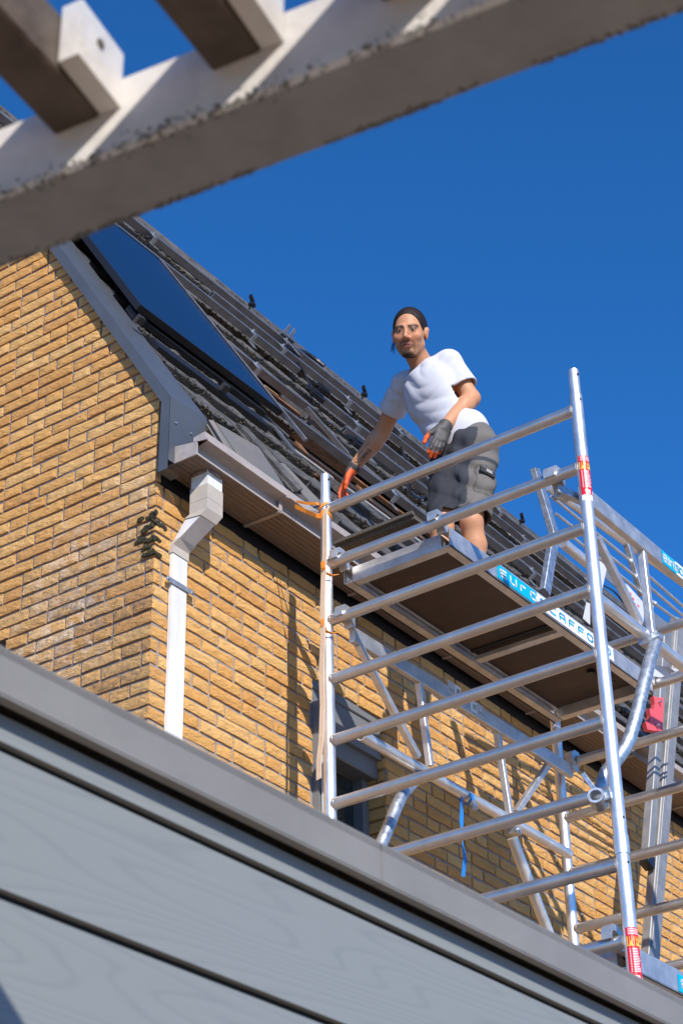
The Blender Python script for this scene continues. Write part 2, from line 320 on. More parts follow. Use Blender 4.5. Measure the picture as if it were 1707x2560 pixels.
# ------------------------------------------------------------------ the brick house
YW, XC = 1.71, -0.6273
house = thing('brick_house', 'ochre brick house with grey verge trim, tiled roof and boxed gutter behind the scaffold', 'house', (XC, YW, -6))
ML = 1.617                                     # slope of the verge (rise over run)
def vline(y): return .37+ML*(y-1.671)
TH = math.atan(1.62); CT, ST = math.cos(TH), math.sin(TH)
def bricks(mb, o, u, nrm, ulen, z0, z1, opens, seed, white=None, dirt=None, fine=True):
    o = Vector(o); u = Vector(u); nrm = Vector(nrm); zz = Vector((0,0,1)); rs = random.Random(seed)
    K0 = int(math.floor(z0/.0625)); K1 = int(math.ceil(z1/.0625))
    for k in range(K0, K1):
        zb = k*.0625
        pos = -((k*.165+(.055 if k % 2 else 0)+(k//3)*.055) % .55); pat = [.207,.207,.097]; j = 0
        segs = []
        while pos < ulen:
            L = pat[j % 3]; segs.append((pos, pos+L)); pos += L+.014; j += 1
        for a, b in segs:
            parts = [(max(a, .003), min(b, ulen))]
            for (oa, ob, oz0, oz1) in opens:
                if zb+.03 > oz0 and zb+.03 < oz1:
                    q = []
                    for (s_, e_) in parts:
                        if e_ <= oa or s_ >= ob: q.append((s_, e_))
                        else:
                            if s_ < oa: q.append((s_, oa))
                            if e_ > ob: q.append((ob, e_))
                    parts = q
            for s_, e_ in parts:
                L = e_-s_
                if L < .022: continue
                cz = zb+.025; cu = (s_+e_)/2
                det = fine and cz > -1.9
                nu = max(2, int(L/.022)) if det else 1; nv = 4 if det else 1
                out = rs.uniform(-.0015, .0035)+.001; tu = rs.uniform(-.012, .012); tv = rs.uniform(-.03, .03); rz = rs.uniform(-.008, .008)
                seed_v = Vector((rs.uniform(0, 99), rs.uniform(0, 99), rs.uniform(0, 99)))
                dz0 = rs.uniform(-.0012, .0012)
                grid = []
                for jj in range(nv+1):
                    for ii in range(nu+1):
                        fu = ii/nu; fv = jj/nv; x = s_+L*fu; z = zb+dz0+.0485*fv
                        ed = 0
                        if det:
                            if ii in (0, nu): x += noise.noise(seed_v+Vector((fv*3, ii, 0)))*.003
                            if jj in (0, nv): z += noise.noise(seed_v+Vector((x*18, jj*7, 4)))*.0034
                            if ii in (0, nu) or jj in (0, nv): ed = .0025
                        h = out+tu*(x-cu)*.6+tv*(z-cz)*.8-ed
                        if det: h += noise.noise(seed_v+Vector((x*22, z*60, 0)))*.0028+noise.noise(seed_v+Vector((x*60+z*40, z*110, 5)))*.0016
                        grid.append(o+u*x+zz*(z+rz*(x-cu))+nrm*h)
                W1 = nu+1
                fs = [(jj*W1+ii, jj*W1+ii+1, (jj+1)*W1+ii+1, (jj+1)*W1+ii) for jj in range(nv) for ii in range(nu)]
                ring = [ii for ii in range(nu+1)]+[jj*W1+nu for jj in range(1, nv+1)]+[nv*W1+ii for ii in range(nu-1, -1, -1)]+[jj*W1 for jj in range(nv-1, 0, -1)]
                nb = len(grid)
                back = [grid[i]-nrm*.03 for i in ring]
                fs += [(ring[i], nb+i, nb+(i+1) % len(ring), ring[(i+1) % len(ring)]) for i in range(len(ring))]
                wv = white(cu, cz, rs) if white else 0.; dv = dirt(cu, cz, rs) if dirt else 0.
                mb.add(grid+back, fs, (rs.random(), wv, dv, 1))
def clip(o, co, no):
    bm = bmesh.new(); bm.from_mesh(o.data)
    bmesh.ops.bisect_plane(bm, geom=bm.verts[:]+bm.edges[:]+bm.faces[:], plane_co=co, plane_no=no, clear_outer=True)
    bm.to_mesh(o.data); bm.free()
# gable wall: u runs into the house along +y, outward normal -x
gop = at(17, 1598, 'x', XC)
GO = gop.y-YW
def wh(u_, z, rs):
    a = math.exp(-((u_-.50-(z+.5)*-.1)/.20)**2-((z+.52)/.33)**2)*1.25
    b = math.exp(-((u_-.16)/.12)**2-((z+.05)/.25)**2)*.45
    return min(1, max(0, (a+b)*rs.uniform(.3, 1.3)))
def di(u_, z, rs):
    return max(0, min(.85, math.exp(-(u_/.75)**2)*max(0, min(1, (.22-z)*1.4))*rs.uniform(.25, .95)+.22*rs.random()))
gb = MB(); bricks(gb, (XC, YW, 0), (0,1,0), (-1,0,0), 2.3, -3.2, 4.3, [(GO, GO+1.2, -2.2, gop.z+.02)], 11, wh, di)
gw = gb.build('gable_bricks', M_brick, house)
lc = Vector((XC, YW, -6))
clip(gw, Vector((XC, 1.671, .37+.05))-lc, Vector((0, -ML, 1)).normalized())
gm = MB()
def gpoly(x): return [(x, YW+.0055, -6), (x, 6.1, -6), (x, 6.1, .35), (x, 3.9, 3.92), (x, YW+.012, vline(YW+.012)+.0)]
XM = XC+.0075
# mortar face of the gable as strips round the small window
ow0, ow1, oz0, oz1 = YW+GO, YW+GO+1.2, -2.2, gop.z+.02
def strip(y0, y1, z0, z1=None):
    top = lambda y: (vline(y) if y < 3.88 else 3.95-1.62*(y-3.88)) if z1 is None else z1
    gm.add([(XM, y0, z0), (XM, y1, z0), (XM, y1, top(y1)), (XM, y0, top(y0))], [(0,1,2,3)])
strip(YW+.0055, ow0, -6); strip(ow0, ow1, -6, oz0); strip(ow0, min(ow1, 3.88), oz1); strip(ow1, 3.88, -6) if ow1 < 3.88 else None; strip(3.88, 6.1, -6)
gm.build('gable_mortar', M_mortar2, house)
# eave wall
zt = -.035
wl = at(782, 1900, 'y', YW).x; wr = at(963, 1960, 'y', YW).x; wt = at(785, 1686, 'y', YW).z
EO = [(wl-XC, wr-XC, -2.4, wt)]
eb = MB(); bricks(eb, (XC, YW, 0), (1,0,0), (0,-1,0), 6.6, -3.2, zt, EO, 23, None, lambda a, z, rs: .25*rs.random()*(1 if a < .12 else .15))
eb.build('eave_bricks', M_brick, house)
em = MB(); YM = YW+.0065
for (a, b, c, d) in [(XC+.0055, wl, -6, zt), (wl, wr, wt, zt), (wl, wr, -6, -2.4), (wr, 13, -6, zt)]:
    em.add([(a, YM, c), (b, YM, c), (b, YM, d), (a, YM, d)], [(0,1,2,3)])
em.build('eave_mortar', M_mortar, house)
# right jamb of the window in brick
jb = MB(); bricks(jb, (wr, YW+.004, 0), (0,1,0), (-1,0,0), .30, -2.4, wt, [], 31)
jb.add([(wr+.008, YW, -2.4), (wr+.008, YW+.32, -2.4), (wr+.008, YW+.32, wt), (wr+.008, YW, wt)], [(0,1,2,3)], (.2,0,.6,1))
jb.build('window_jamb_bricks', M_brick, house)
# eave window
wf = MB(); yf = YW+.14; W_ = wr-wl
wf.box((wl+W_/2, YW+.09, wt-.10), (W_-.004, .14, .20), bev=.004)
wf.box((wl+W_/2, YW+.075, wt-.215), (W_-.004, .12, .03))
wf.box((wl+.035, YW+.05, -1.4), (.07, .16, 2.0-.46))
def fx(px): return at(px, 1950, 'y', yf).x
wf.box((wl+W_/2, YW+.035, wt-.035), (W_-.004, .05, .05), bev=.004); wf.box((wl+W_/2, YW+.10, wt-.26), (W_-.01, .12, .12), bev=.006)
wf.box((wr-.03, yf-.01, -1.5), (.05, .07, 1.8), bev=.005)
fo = wf.build('window', M_frame, house)
gl = MB(); gl.box(((wl+.07+fx(914))/2, yf+.012, -1.46), (fx(914)-wl-.07, .01, 1.9)); gl.build('window_glass', M_glass, fo)
gs = MB(); gs.box((fx(916), yf, -1.46), (.012, .05, 1.9), bev=.002); gs.build('sash_edge', mat('pale_sash', (.42,.43,.43), .4), fo)
gd = MB(); gd.box((fx(932), yf+.006, -1.46), (.085, .05, 1.9), bev=.004); gd.build('sash', mat('dark_sash', (.03,.035,.045), .4), fo)
bl = MB()
for xx in (wl+.018, wl+.048): bl.box((xx, YW-.045, -1.30), (.014, .014, .80))
bl.build('guide_rail', mat('pale_guide', (.50,.54,.53), .4), fo)
# gable window
g2 = MB(); g2.box((XC+.10, (ow0+ow1)/2, -1.4), (.05, 1.2, 1.6)); g2.build('side_window', M_black, house)
rv = MB(); rv.box((XC+.06, (ow0+ow1)/2, oz1-.01), (.12, 1.21, .014)); rv.box((XC+.06, ow0+.006, -1.4), (.12, .012, 1.65)); rv.build('side_window_frame', M_frame, house)
# dark board under the gutter, back and far walls
db = MB(); db.box((4.5, YW+.036, .10), (10.2, .05, .34)); db.build('dark_fascia', M_black, house)
bk = MB(); bk.box((6.2, 6.05, -2.8), (13.6, .06, 6.3)); bk.box((13., 3.9, -2.8), (.06, 4.3, 6.3)); bk.build('rear_wall', M_mortar, house)
# verge trim
vt = MB(); XO = XC-.035
y0, zlo = 1.671, .37; y1, zhi = 1.621, .381
yt = 3.93
def zl(y): return zlo+ML*(y-y0)
def zm(y): return zhi+1.62*(y-y1)
vt.add([(XO, y0, zlo), (XO, yt, zl(yt)), (XO, yt-.02, zm(yt-.02)), (XO, y1, zhi)], [(0,1,2,3)])
vt.add([(XO, y0, zlo), (XO, yt, zl(yt)), (XC+.02, yt, zl(yt)), (XC+.02, y0, zlo)], [(0,1,2,3)])
vt.add([(XO, y1, zhi), (XO, yt-.02, zm(yt-.02)), (-.385, yt-.02, zm(yt-.02)-.004), (-.385, y1, zhi-.004)], [(0,1,2,3)])
vt.add([(-.385, y1, zhi-.004), (-.385, yt, zm(yt)-.004), (-.385, yt+.05, zm(yt)-.10), (-.385, y1+.09, zhi-.06)], [(0,1,2,3)])
vt.build('verge_trim', M_grey, house)
vb = MB()
vb.add([(XO-.001, y0, zlo), (XO-.001, y0+.005, .006), (XO-.001, y1, .006), (XO-.001, y1, zhi)], [(0,1,2,3)])
vb.add([(XO, y0+.005, .006), (XC+.05, y0+.005, .006), (XC+.05, y1, .006), (XO, y1, .006)], [(0,1,2,3)])
vb.add([(XO, y0, zlo), (XC+.03, y0, zlo), (XC+.03, y0+.005, .006), (XO, y0+.005, .006)], [(0,1,2,3)])
q = at(518, 1048, 'y', y1-.001)
vb.add([(XO, y1-.001, zhi), (q.x, y1-.001, q.z), (q.x, y1-.001, .05), (XO, y1-.001, .05)], [(0,1,2,3)])
vb.add([(q.x, y1-.001, q.z), (q.x, y1-.001, .05), (q.x, y1+.1, .05), (q.x, y1+.1, q.z)], [(0,1,2,3)])
vb.add([(XO, y1-.001, zhi), (q.x, y1-.001, q.z), (q.x, y1+.12, q.z+.19), (XO, y1+.12, zhi+.19)], [(0,1,2,3)])
vbo = vb.build('eave_box', M_grey, house)
for px, py in ((440, 1057), (477.5, 1084)):
    sc = MB(); p = at(px, py, 'y', y1-.003); sc.tube(p, p+Vector((0,-.004,0)), .0055, 10); sc.build('screw', M_galv, vbo)
# gutter
ZG = .054
def rib():
    pr = []; y = 1.50
    pr.append((1.50, ZG)); n = 7
    for i in range(n):
        a = 1.515+i*.026
        pr += [(a, ZG), (a+.002, ZG+.0028), (a+.006, ZG+.0028), (a+.008, ZG)]
    pr.append((1.70, ZG)); return pr
prof = rib()+[(1.70, .24), (1.692, .24), (1.692, ZG+.012), (1.53, ZG+.012), (1.524, .150), (1.466, .158), (1.458, .154), (1.456, .116), (1.516, .108), (1.516, ZG+.014), (1.50, ZG+.010)]
gg = MB(); gg.ext(prof, (-.612, 0, 0), (0,1,0), (0,0,1), (10.4,0,0)); gut = gg.build('gutter', M_gut, house)
un = MB()
for i in range(7): pass
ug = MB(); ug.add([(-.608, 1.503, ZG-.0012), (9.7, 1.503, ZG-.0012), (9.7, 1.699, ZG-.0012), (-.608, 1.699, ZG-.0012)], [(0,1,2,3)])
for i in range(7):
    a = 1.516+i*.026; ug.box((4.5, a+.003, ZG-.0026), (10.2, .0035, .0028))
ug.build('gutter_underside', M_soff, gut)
ec = MB(); t1 = at(519, 1098, 'x', -.617); t2 = at(405, 1125, 'x', -.617); b2 = at(404, 1173, 'x', -.617)
cap = [(1.498, ZG-.002), (1.498, .118), (t1.y, .118), (t1.y, t1.z), (t2.y, t2.z), (b2.y, ZG-.002)]
ec.ext(cap, (-.620, 0, 0), (0,1,0), (0,0,1), (.008,0,0)); ec.build('end_cap', M_gut, gut)
for xx in (-.03, .78, 1.62, 2.45, 3.3, 4.15, 5.0):
    gbk = MB(); gbk.box((xx, 1.60, ZG-.005), (.02, .205, .006)); gbk.box((xx, 1.498, .085), (.02, .006, .065)); gbk.box((xx, 1.478, .1125), (.02, .045, .006))
    gbk.build('gutter_bracket', M_gut, gut)
# eave board between gutter and tiles
fb = MB(); fb.box((4.5, 1.71, .20), (10.2, .02, .10)); fb.build('eave_board', M_oldwood, house)
# ------------------------------------------------------------------ downpipe
pd = thing('downpipe', 'white square downpipe with beige offset bends dropping from the gutter corner', 'downpipe', (-.6, 1.66, -6))
pc = at(448, 1392, 'y', 1.66); X0 = at(427, 1382, 'y', 1.63).x; X1 = at(471, 1402, 'y', 1.63).x
Wp = .080
tp = at(483, 1230, 'y', 1.585); tq = at(483, 1290, 'y', 1.585)
xt = -.385; yt_ = 1.585
xb = (X0+X1)/2; yb = 1.665
def sqpipe(mb, pts, grow=0.):
    # levels (x centre, y front, y back, z)
    vs = []; m = len(pts)
    for p in pts:
        x, yf_, yb_, z = p[:4]; hw = HWp+grow; yf_ -= grow; yb_ += grow
        dz = p[4] if len(p) > 4 else 0
        vs += [Vector((x-hw, yf_, z)), Vector((x+hw, yf_, z)), Vector((x+hw, yb_, z+dz)), Vector((x-hw, yb_, z+dz))]
    mb.add(vs, [(i*4+k, i*4+(k+1)%4, (i+1)*4+(k+1)%4, (i+1)*4+k) for i in range(m-1) for k in range(4)]+[(3,2,1,0), tuple(range((m-1)*4, m*4))])
HWp = .052; YF = 1.535; YB = 1.630; YF2 = 1.688; YB2 = 1.7095
e0 = at(519, 1215, 'y', YF); xt = e0.x+HWp
z1 = at(518, 1243, 'y', YF).z; z2 = at(514, 1266, 'y', YF).z
xb = (at(433, 1384, 'y', YF2).x+at(471, 1403, 'y', YF2).x)/2
z4 = at(452, 1392, 'y', YF2).z; z3 = at(450, 1352, 'y', YF2-.01).z
o1 = MB(); sqpipe(o1, [(xt, YF, YB, ZG), (xt, YF, YB, z1-.01)], -.002); o1.build('outlet', M_white, pd)
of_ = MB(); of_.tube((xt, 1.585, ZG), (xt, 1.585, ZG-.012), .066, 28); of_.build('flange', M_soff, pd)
zm_ = z1+(ZG-z1)*.50
o2 = MB(); sqpipe(o2, [(xt, YF, YB, zm_), (xt, YF, YB, z1+.0015)], .001); sqpipe(o2, [(xt, YF, YB, z1), (xt, YF, YB, z2), (xt-.020, YF+.018, YB+.012, z2-.040, .012)], .001); o2.build('bend', M_beige, pd)
o3 = MB(); sqpipe(o3, [(xt-.020, YF+.018, YB+.012, z2-.041, .012), (xb+.012, YF2-.022, YB2-.008, z3+.0)], -.003); o3.build('offset_pipe', M_white, pd)
o4 = MB(); sqpipe(o4, [(xb+.014, YF2-.024, YB2-.010, z3+.004), (xb, YF2, YB2, z3-.028), (xb, YF2, YB2, z4)], .001); o4.build('bend', M_beige, pd)
o5 = MB(); sqpipe(o5, [(xb, YF2, YB2, z4+.01), (xb, YF2, YB2, -5.95)], -.003); o5.build('pipe', M_white, pd)
for zc in (0, -2.6):
    zc2 = at(449, 1464, 'y', YF2).z if zc == 0 else zc
    o6 = MB(); o6.box((xb, YF2-.003, zc2), (HWp*2+.075, .003, .022))
    for sgn in (-1, 1): o6.box((xb+sgn*(HWp+.008), YF2+.004, zc2), (.006, .014, .022)); o6.tube((xb+sgn*(HWp+.027), YF2-.004, zc2), (xb+sgn*(HWp+.027), YF2-.009, zc2), .006, 10)
    o6.build('pipe_clamp', M_galv, pd)
# moss on the corner
mo = MB(); rs = random.Random(3)
for (px, py, n_, sp_) in [(385, 1283, 30, 5), (376, 1293, 30, 6), (352, 1300, 14, 4), (395, 1308, 50, 9), (372, 1317, 46, 7), (408, 1318, 30, 5), (363, 1326, 20, 5), (352, 1352, 44, 8), (375, 1350, 56, 8), (390, 1346, 30, 6), (366, 1370, 46, 6), (370, 1385, 60, 8), (390, 1383, 46, 7)]:
    for i in range(n_*3):
        tt_ = rs.uniform(-1, 1); qx = px+tt_*sp_*1.5+rs.gauss(0, 1.5); qy = py+(-tt_*sp_*.6 if px < 386 else tt_*sp_*1.0)+rs.gauss(0, 2.)
        p = at(qx, qy, 'x', XC-.004) if qx < 388 else at(qx, qy, 'y', YW-.004)
        mo.sphere(p, rs.uniform(.0025, .0075), 6, 4, (1, 1, .9))
mo.build('moss_patch', M_moss2, label='dark green moss growing on the brick corner beside the downpipe', cat='moss', kind='stuff', smooth=True)
# ------------------------------------------------------------------ roof
def R_(s, x, off=0.): return Vector((x, 1.621+s*CT-off*ST, .381+s*ST+off*CT))
NR = Vector((0, -ST, CT)); DN = NR.dot(Vector((0, 1.621, .381)))
SU = Vector((0, CT, ST)); UX = Vector((1,0,0))
def onroof(px, py, off=0.): return atp(px, py, NR, DN+off)
def sx(px, py, off=0.):
    p = onroof(px, py, off); return (p.z-.381-off*CT)/ST, p.x
rs = random.Random(5)
rt = MB(); ms = MB(); EX = .333
def skip(k, s0, x):
    if k == 0 and x < .62: return True
    if 1.38 < s0 < 2.0 and .78 < x < 1.86: return True
    if .86 < s0 < 1.35 and 1.22 < x < 3.3: return True
    if .55 < s0 < .9 and (.80 < x < 1.25 or 2.2 < x < 2.9): return True
    return False
for k in range(0, 14):
    s0 = -.10+EX*k; x = -.375+(.15 if k % 2 else 0)-(.15 if k % 2 else 0)
    while x < 12.5:
        wj = .30; ds = rs.gauss(0, .003); do = rs.gauss(0, .0015); yaw = rs.gauss(0, .003)
        if not skip(k, s0, x+.15):
            top0, top1 = .0+do, -.038; th = .034
            L = max(.05, min(.37, 4.30-s0))
            a = .002; xs = [x+a, x+.02, x+wj-.03, x+wj-a]; hs = [.010, 0, 0, .008]
            vs = []
            for (s_, tp_, bt_) in ((s0+ds, top0, top0-th), (s0+ds+.006, top0+.006, top0-th), (s0+L, top1, top1-.02)):
                for xx, hh in zip(xs, hs): vs.append(R_(s_+yaw*(xx-x), xx, tp_+hh))
            for (s_, bt_) in ((s0+ds, top0-th), (s0+L, top1-.02)):
                for xx in (xs[0], xs[3]): vs.append(R_(s_+yaw*(xx-x), xx, bt_))
            fs = [(0,1,5,4),(1,2,6,5),(2,3,7,6),(4,5,9,8),(5,6,10,9),(6,7,11,10),(0,12,13,3,2,1),(0,4,8,14,12),(3,13,15,11,7),(12,14,15,13),(8,9,10,11,15,14)]
            rt.add(vs, fs)
            if x < 8.6 and k > 0:
                nm = int(64*(1.0 if x < 5 else .6)); dens = max(0, noise.noise(Vector((x*1.3, k*3.7, 1)))*.9+.55)
                for i in range(int(nm*dens)):
                    xx = x+rs.random()*.3; ss = s0+ds-abs(rs.gauss(0, .010)) if rs.random() < .5 else s0+ds+abs(rs.gauss(0, .018))
                    oo = top0-rs.uniform(.004, .028) if ss < s0+ds else top0+.004
                    ms.sphere(R_(ss, xx, oo), rs.uniform(.0025, .0078), 5, 3, (1.5, 1, 1))
        x += wj
rt.build('roof_tiles', M_tile, house)
ms.build('tile_moss', M_moss, house, smooth=True, kind='stuff')
rb = MB(); rb.add([R_(-.2,-.37,-.10), R_(-.2,13,-.10), R_(4.32,13,-.10), R_(4.32,-.37,-.10)], [(0,1,2,3)])
rb.add([(-.6, 6.2, .30), (13, 6.2, .30), (13, R_(4.32,0,-.03).y, R_(4.32,0,-.03).z), (-.6, R_(4.32,0,-.03).y, R_(4.32,0,-.03).z)], [(0,1,2,3)])
rb.build('roof_underlay', M_dark, house)
rc_ = MB(); a_ = R_(4.32, 0, 0); rc_.ext([(-.07,-.14),(-.04,-.03),(0,-.005),(.06,-.02),(.13,-.12)], (-.42, a_.y, a_.z), (0,1,0), (0,0,1), (13.3,0,0)); rc_.build('ridge_cap', M_tile, house)
bt = MB()
for k in range(0, 14):
    s0 = -.10+EX*k+.30
    if s0 < 2.5:
        bt.box(R_(s0, 1.6, -.075), (4.2, .045, .025), UX, SU, NR)
for xx in (.9, 1.42, 2.05, 2.6, 3.2): bt.box(R_(1.2, xx, -.092), (.05, 2.4, .012), UX, SU, NR)
bt.build('roof_battens', M_wood, house)
bo = MB(); bo.box(R_(1.68, 1.33, -.085), (1.12, .20, .018), UX, SU, NR); bo.box(R_(1.49, 1.36, -.05), (1.0, .03, .07), UX, SU, NR)
bo.box(R_(1.86, 1.30, -.06), (1.0, .10, .03), UX, SU, NR); bo.box(R_(1.98, 1.40, -.055), (.9, .05, .05), UX, SU, NR)
bo.build('roof_boarding', M_wood, house)
pb = MB(); q = [onroof(747, 1046, -.05), onroof(770, 1020, -.05), onroof(865, 1128, -.05), onroof(832, 1132, -.05)]
pb.add(q+[v-NR*.02 for v in q], [(0,1,2,3),(4,5,6,7),(0,1,5,4),(1,2,6,5),(2,3,7,6),(3,0,4,7)])
pb.build('pine_lining', M_pine, house)
for xx in (1.02, 1.22, 1.45):
    pb = MB(); pb.box(R_(1.98, xx, -.028), (.13, .02, .014), UX, SU, NR); pb.build('pine_block', M_pine, house)
cb_ = MB()
for x0, x1, s_ in ((.74, 1.16, .785), (1.28, 2.05, .80)):
    cb_.box(R_(s_, (x0+x1)/2, -.012), (x1-x0, .022, .006), UX, SU, NR)
    x = x0
    while x < x1: cb_.box(R_(s_+.022, x, -.012), (.010, .024, .006), UX, SU, NR); x += .021
cb_.build('ventilation_comb', mat('comb_grey', (.30,.30,.29), .6), house)
# loose tiles lifted at the eave
def slab(c4, t, m, name, label, cat, group=None):
    c4 = [Vector(c) for c in c4]; n = (c4[1]-c4[0]).cross(c4[3]-c4[0]).normalized()
    mb = MB()
    ins = lambda a, b, f: a+(b-a)*f
    mb.add(c4+[v-n*t for v in c4], [(0,1,2,3),(7,6,5,4),(0,4,5,1),(1,5,6,2),(2,6,7,3),(3,7,4,0)])
    # lock ribs along both long edges
    for i, j in ((0, 3), (1, 2)):
        a, b = c4[i], c4[j]; mb.bar(ins(a, b, .02)+n*.006, ins(a, b, .98)+n*.006, .016, .012, n)
    return mb.build(name, m, None, label=label, cat=cat, group=group)
M_tile2 = mat('clean_tile_face', (.125,.125,.128), .6, 0., vs=7, col2=(.17,.15,.13), bump=.25, bs=50)
G_ = 'loose roof tiles lifted out of the eave row'
slab([at(534,1062,'y',1.60), at(641,1124,'y',1.60), at(712,1232,'y',1.485), at(594,1152,'y',1.485)], .016, M_tile2, 'roof_tile', 'broad pale grey loose roof tile lying flat on the gutter beside the eave box', 'roof tile', G_)
slab([at(519,1058,'y',1.615), at(532,1060,'y',1.60), at(592,1152,'y',1.485), at(574,1147,'y',1.49)], .020, M_tile2, 'roof_tile', 'narrow edge-on loose tile wedged against the grey eave box', 'roof tile', G_)
slab([at(588,1064,'y',1.70), at(612,1075,'y',1.70), at(752,1228,'y',1.50), at(740,1232,'y',1.50)], .018, M_tile, 'roof_tile', 'long tilted mossy tile behind the broad pale tile on the gutter', 'roof tile', G_)
slab([at(678,1160,'y',1.60), at(706,1165,'y',1.62), at(800,1265,'y',1.48), at(778,1272,'y',1.475)], .016, M_tile2, 'roof_tile', 'mossy tilted tile whose foot reaches the orange strap', 'roof tile', G_)
slab([at(700,1196,'y',1.56), at(725,1200,'y',1.58), at(800,1290,'y',1.47), at(770,1282,'y',1.47)], .016, M_tile, 'roof_tile', 'small dark tile slipping into the gutter just left of the scaffold post', 'roof tile', G_)
# ------------------------------------------------------------------ solar equipment
def panel(x0, x1, s0, s1, off, label):
    t = thing('solar_panel', label, 'solar panel', R_(s0, (x0+x1)/2, off))
    f = MB(); th = .035; w_ = .014
    for (a, b, c, d) in ((x0, x1, s0, s0+w_), (x0, x1, s1-w_, s1), (x0, x0+w_, s0+w_, s1-w_), (x1-w_, x1, s0+w_, s1-w_)):
        f.box(R_((c+d)/2, (a+b)/2, off-th/2), (b-a, d-c, th), UX, SU, NR)
    f.build('frame', M_black, t)
    g_ = MB(); g_.box(R_((s0+s1)/2, (x0+x1)/2, off-.005), (x1-x0-2*w_, s1-s0-2*w_, .006), UX, SU, NR); g_.build('glass', M_cell, t)
    return t
panel(-.40, .735, .97, 2.70, .085, 'dark blue solar panel laid on the tiles above the eave box')
M_clp = mat('dark_clamp', (.05,.045,.042), .5, .3)
for px, py, lb in ((350, 800, 'small dark clamp at the lower left corner of the blue solar panel'), (562, 970, 'small dark clamp under the middle of the blue solar panel')):
    cl_ = MB(); cl_.box(onroof(px, py, .05), (.04, .03, .04), UX, SU, NR); cl_.build('panel_clamp', M_clp, None, label=lb, cat='clamp')
br = MB(); br.bar(R_(.74, -.36, -.0), R_(.74, .50, .0), .10, .05, NR); br.bar(R_(1.02, -.38, .02), R_(.97, .62, .02), .10, .03, NR)  # two black bars along the panel's lower edge
br.build('black_strip', M_black, None, label='black strip on the tiles just below the solar panel', cat='flashing')
bs_ = MB(); q = [onroof(560,962,.03), onroof(575,965,.03), onroof(690,1095,.03), onroof(680,1108,.03), onroof(640,1075,.03)]
bs_.add(q+[v-NR*.012 for v in q], [(0,1,2,3,4),(9,8,7,6,5)]+[(i,(i+1)%5,5+(i+1)%5,5+i) for i in range(5)])

lath = MB(); lath.bar(R_(.70, .748, .080), R_(2.70, .748, .080), .016, .022, NR); lath.box(R_(.80, .73, .0), (.05, .30, .01), UX, SU, NR)
lath.build('metal_lath', M_rail, None, label='silver lath running down the right edge of the blue solar panel', cat='lath')
l2 = MB(); l2.bar(onroof(766,1020,.06), onroof(868,1136,.02), .035, .03, NR); l2.build('metal_lath', M_rail, None, label='short tilted silver lath across the open roof beside the pine board', cat='lath')
RG = 'aluminium mounting rails on the tiles'
def rail(s_, x0, x1, label, hooks):
    t = thing('mounting_rail', label, 'mounting rail', R_(s_, x0, .05), RG)
    m = MB(); m.box(R_(s_, (x0+x1)/2, .062), (x1-x0, .040, .012), UX, SU, NR, .002); m.box(R_(s_-.013, (x0+x1)/2, .040), (x1-x0, .012, .040), UX, SU, NR); m.box(R_(s_+.013, (x0+x1)/2, .040), (x1-x0, .012, .040), UX, SU, NR)
    m.build('profile', M_rail, t)
    for hx in hooks:
        h = MB(); h.box(R_(s_-.045, hx, .066), (.032, .075, .006), UX, SU, NR); h.box(R_(s_-.082, hx, .045), (.032, .006, .05), UX, SU, NR); h.box(R_(s_-.12, hx, .012), (.032, .08, .006), UX, SU, NR)
        h.tube(R_(s_-.03, hx, .06), R_(s_-.03, hx, .085), .008, 8)
        h.build('roof_hook', M_galv, t)
    return t
sR = lambda px, py: sx(px, py, .062)[0]
xR = lambda px, py: sx(px, py, .062)[1]
rail(sR(657,982), xR(640,970), 11, 'mounting rail along the lower side of the open roof, nearest the gutter', [1.95, 2.95, 3.9, 4.9, 5.9])
rail(sR(784,1022), .55, xR(784,1022), 'short mounting rail between the panel and the open brown boarding', [1.1])
rail(sR(857,1060), 2.2, 11, 'mounting rail starting behind the worker\'s bare forearm', [2.45, 3.4, 4.4, 5.4, 6.4])
rail(sR(801,987), xR(801,987), 11, 'mounting rail that starts at the middle pair of black boxes', [2.6, 3.6, 4.6, 5.6, 6.6])
rail(sR(579,788), -.30, xR(726,895), 'long mounting rail just above the blue panel on the left of the roof', [.45, 1.75])
rail(sR(827,962), 1.6, 11, 'second mounting rail from the ridge, reaching the right of the roof', [2.3, 3.05, 4.2, 5.4, 6.6])
rail(3.60, -.30, 11, 'topmost mounting rail forming the upper edge of the roof', [1.2, 2.6, 4.0, 5.4, 6.8])
def cable(pts, label, r=.0075, off=.03):
    P_ = []
    for i, (px, py) in enumerate(pts):
        P_.append(onroof(px, py, off+.012*math.sin(i*2.1)))
    # smooth the path
    S_ = []
    for i in range(len(P_)-1):
        p0 = P_[max(i-1,0)]; p1 = P_[i]; p2 = P_[i+1]; p3 = P_[min(i+2,len(P_)-1)]
        for j in range(5):
            t = j/5; S_.append(.5*((2*p1)+(p2-p0)*t+(2*p0-5*p1+4*p2-p3)*t*t+(3*p1-p0-3*p2+p3)*t**3))
    S_.append(P_[-1]); m = MB(); m.poly(S_, r, 8)
    m.build('cable', M_black, None, smooth=True, label=label, cat='cable', group='black solar cables lying on the roof')
cable([(318,548),(352,572),(376,588),(388,602),(414,612),(430,625),(466,655)], 'black cable near the pergola beam along the top left of the roof', .012)
cable([(388,602),(370,592),(368,600),(378,615),(392,626)], 'small looped black cable at the upper left of the roof', .008)
cable([(540,765),(575,790),(610,822),(657,862),(672,870)], 'black cable running down to the upper roof hook left of the middle', .007)
cable([(736,887),(748,912),(763,938),(778,970),(786,985)], 'thick black cable dropping straight to the middle pair of black boxes', .010)
cable([(728,870),(745,876),(760,880),(786,896),(810,915)], 'black bundle of cable just under the ridge in the middle', .016)
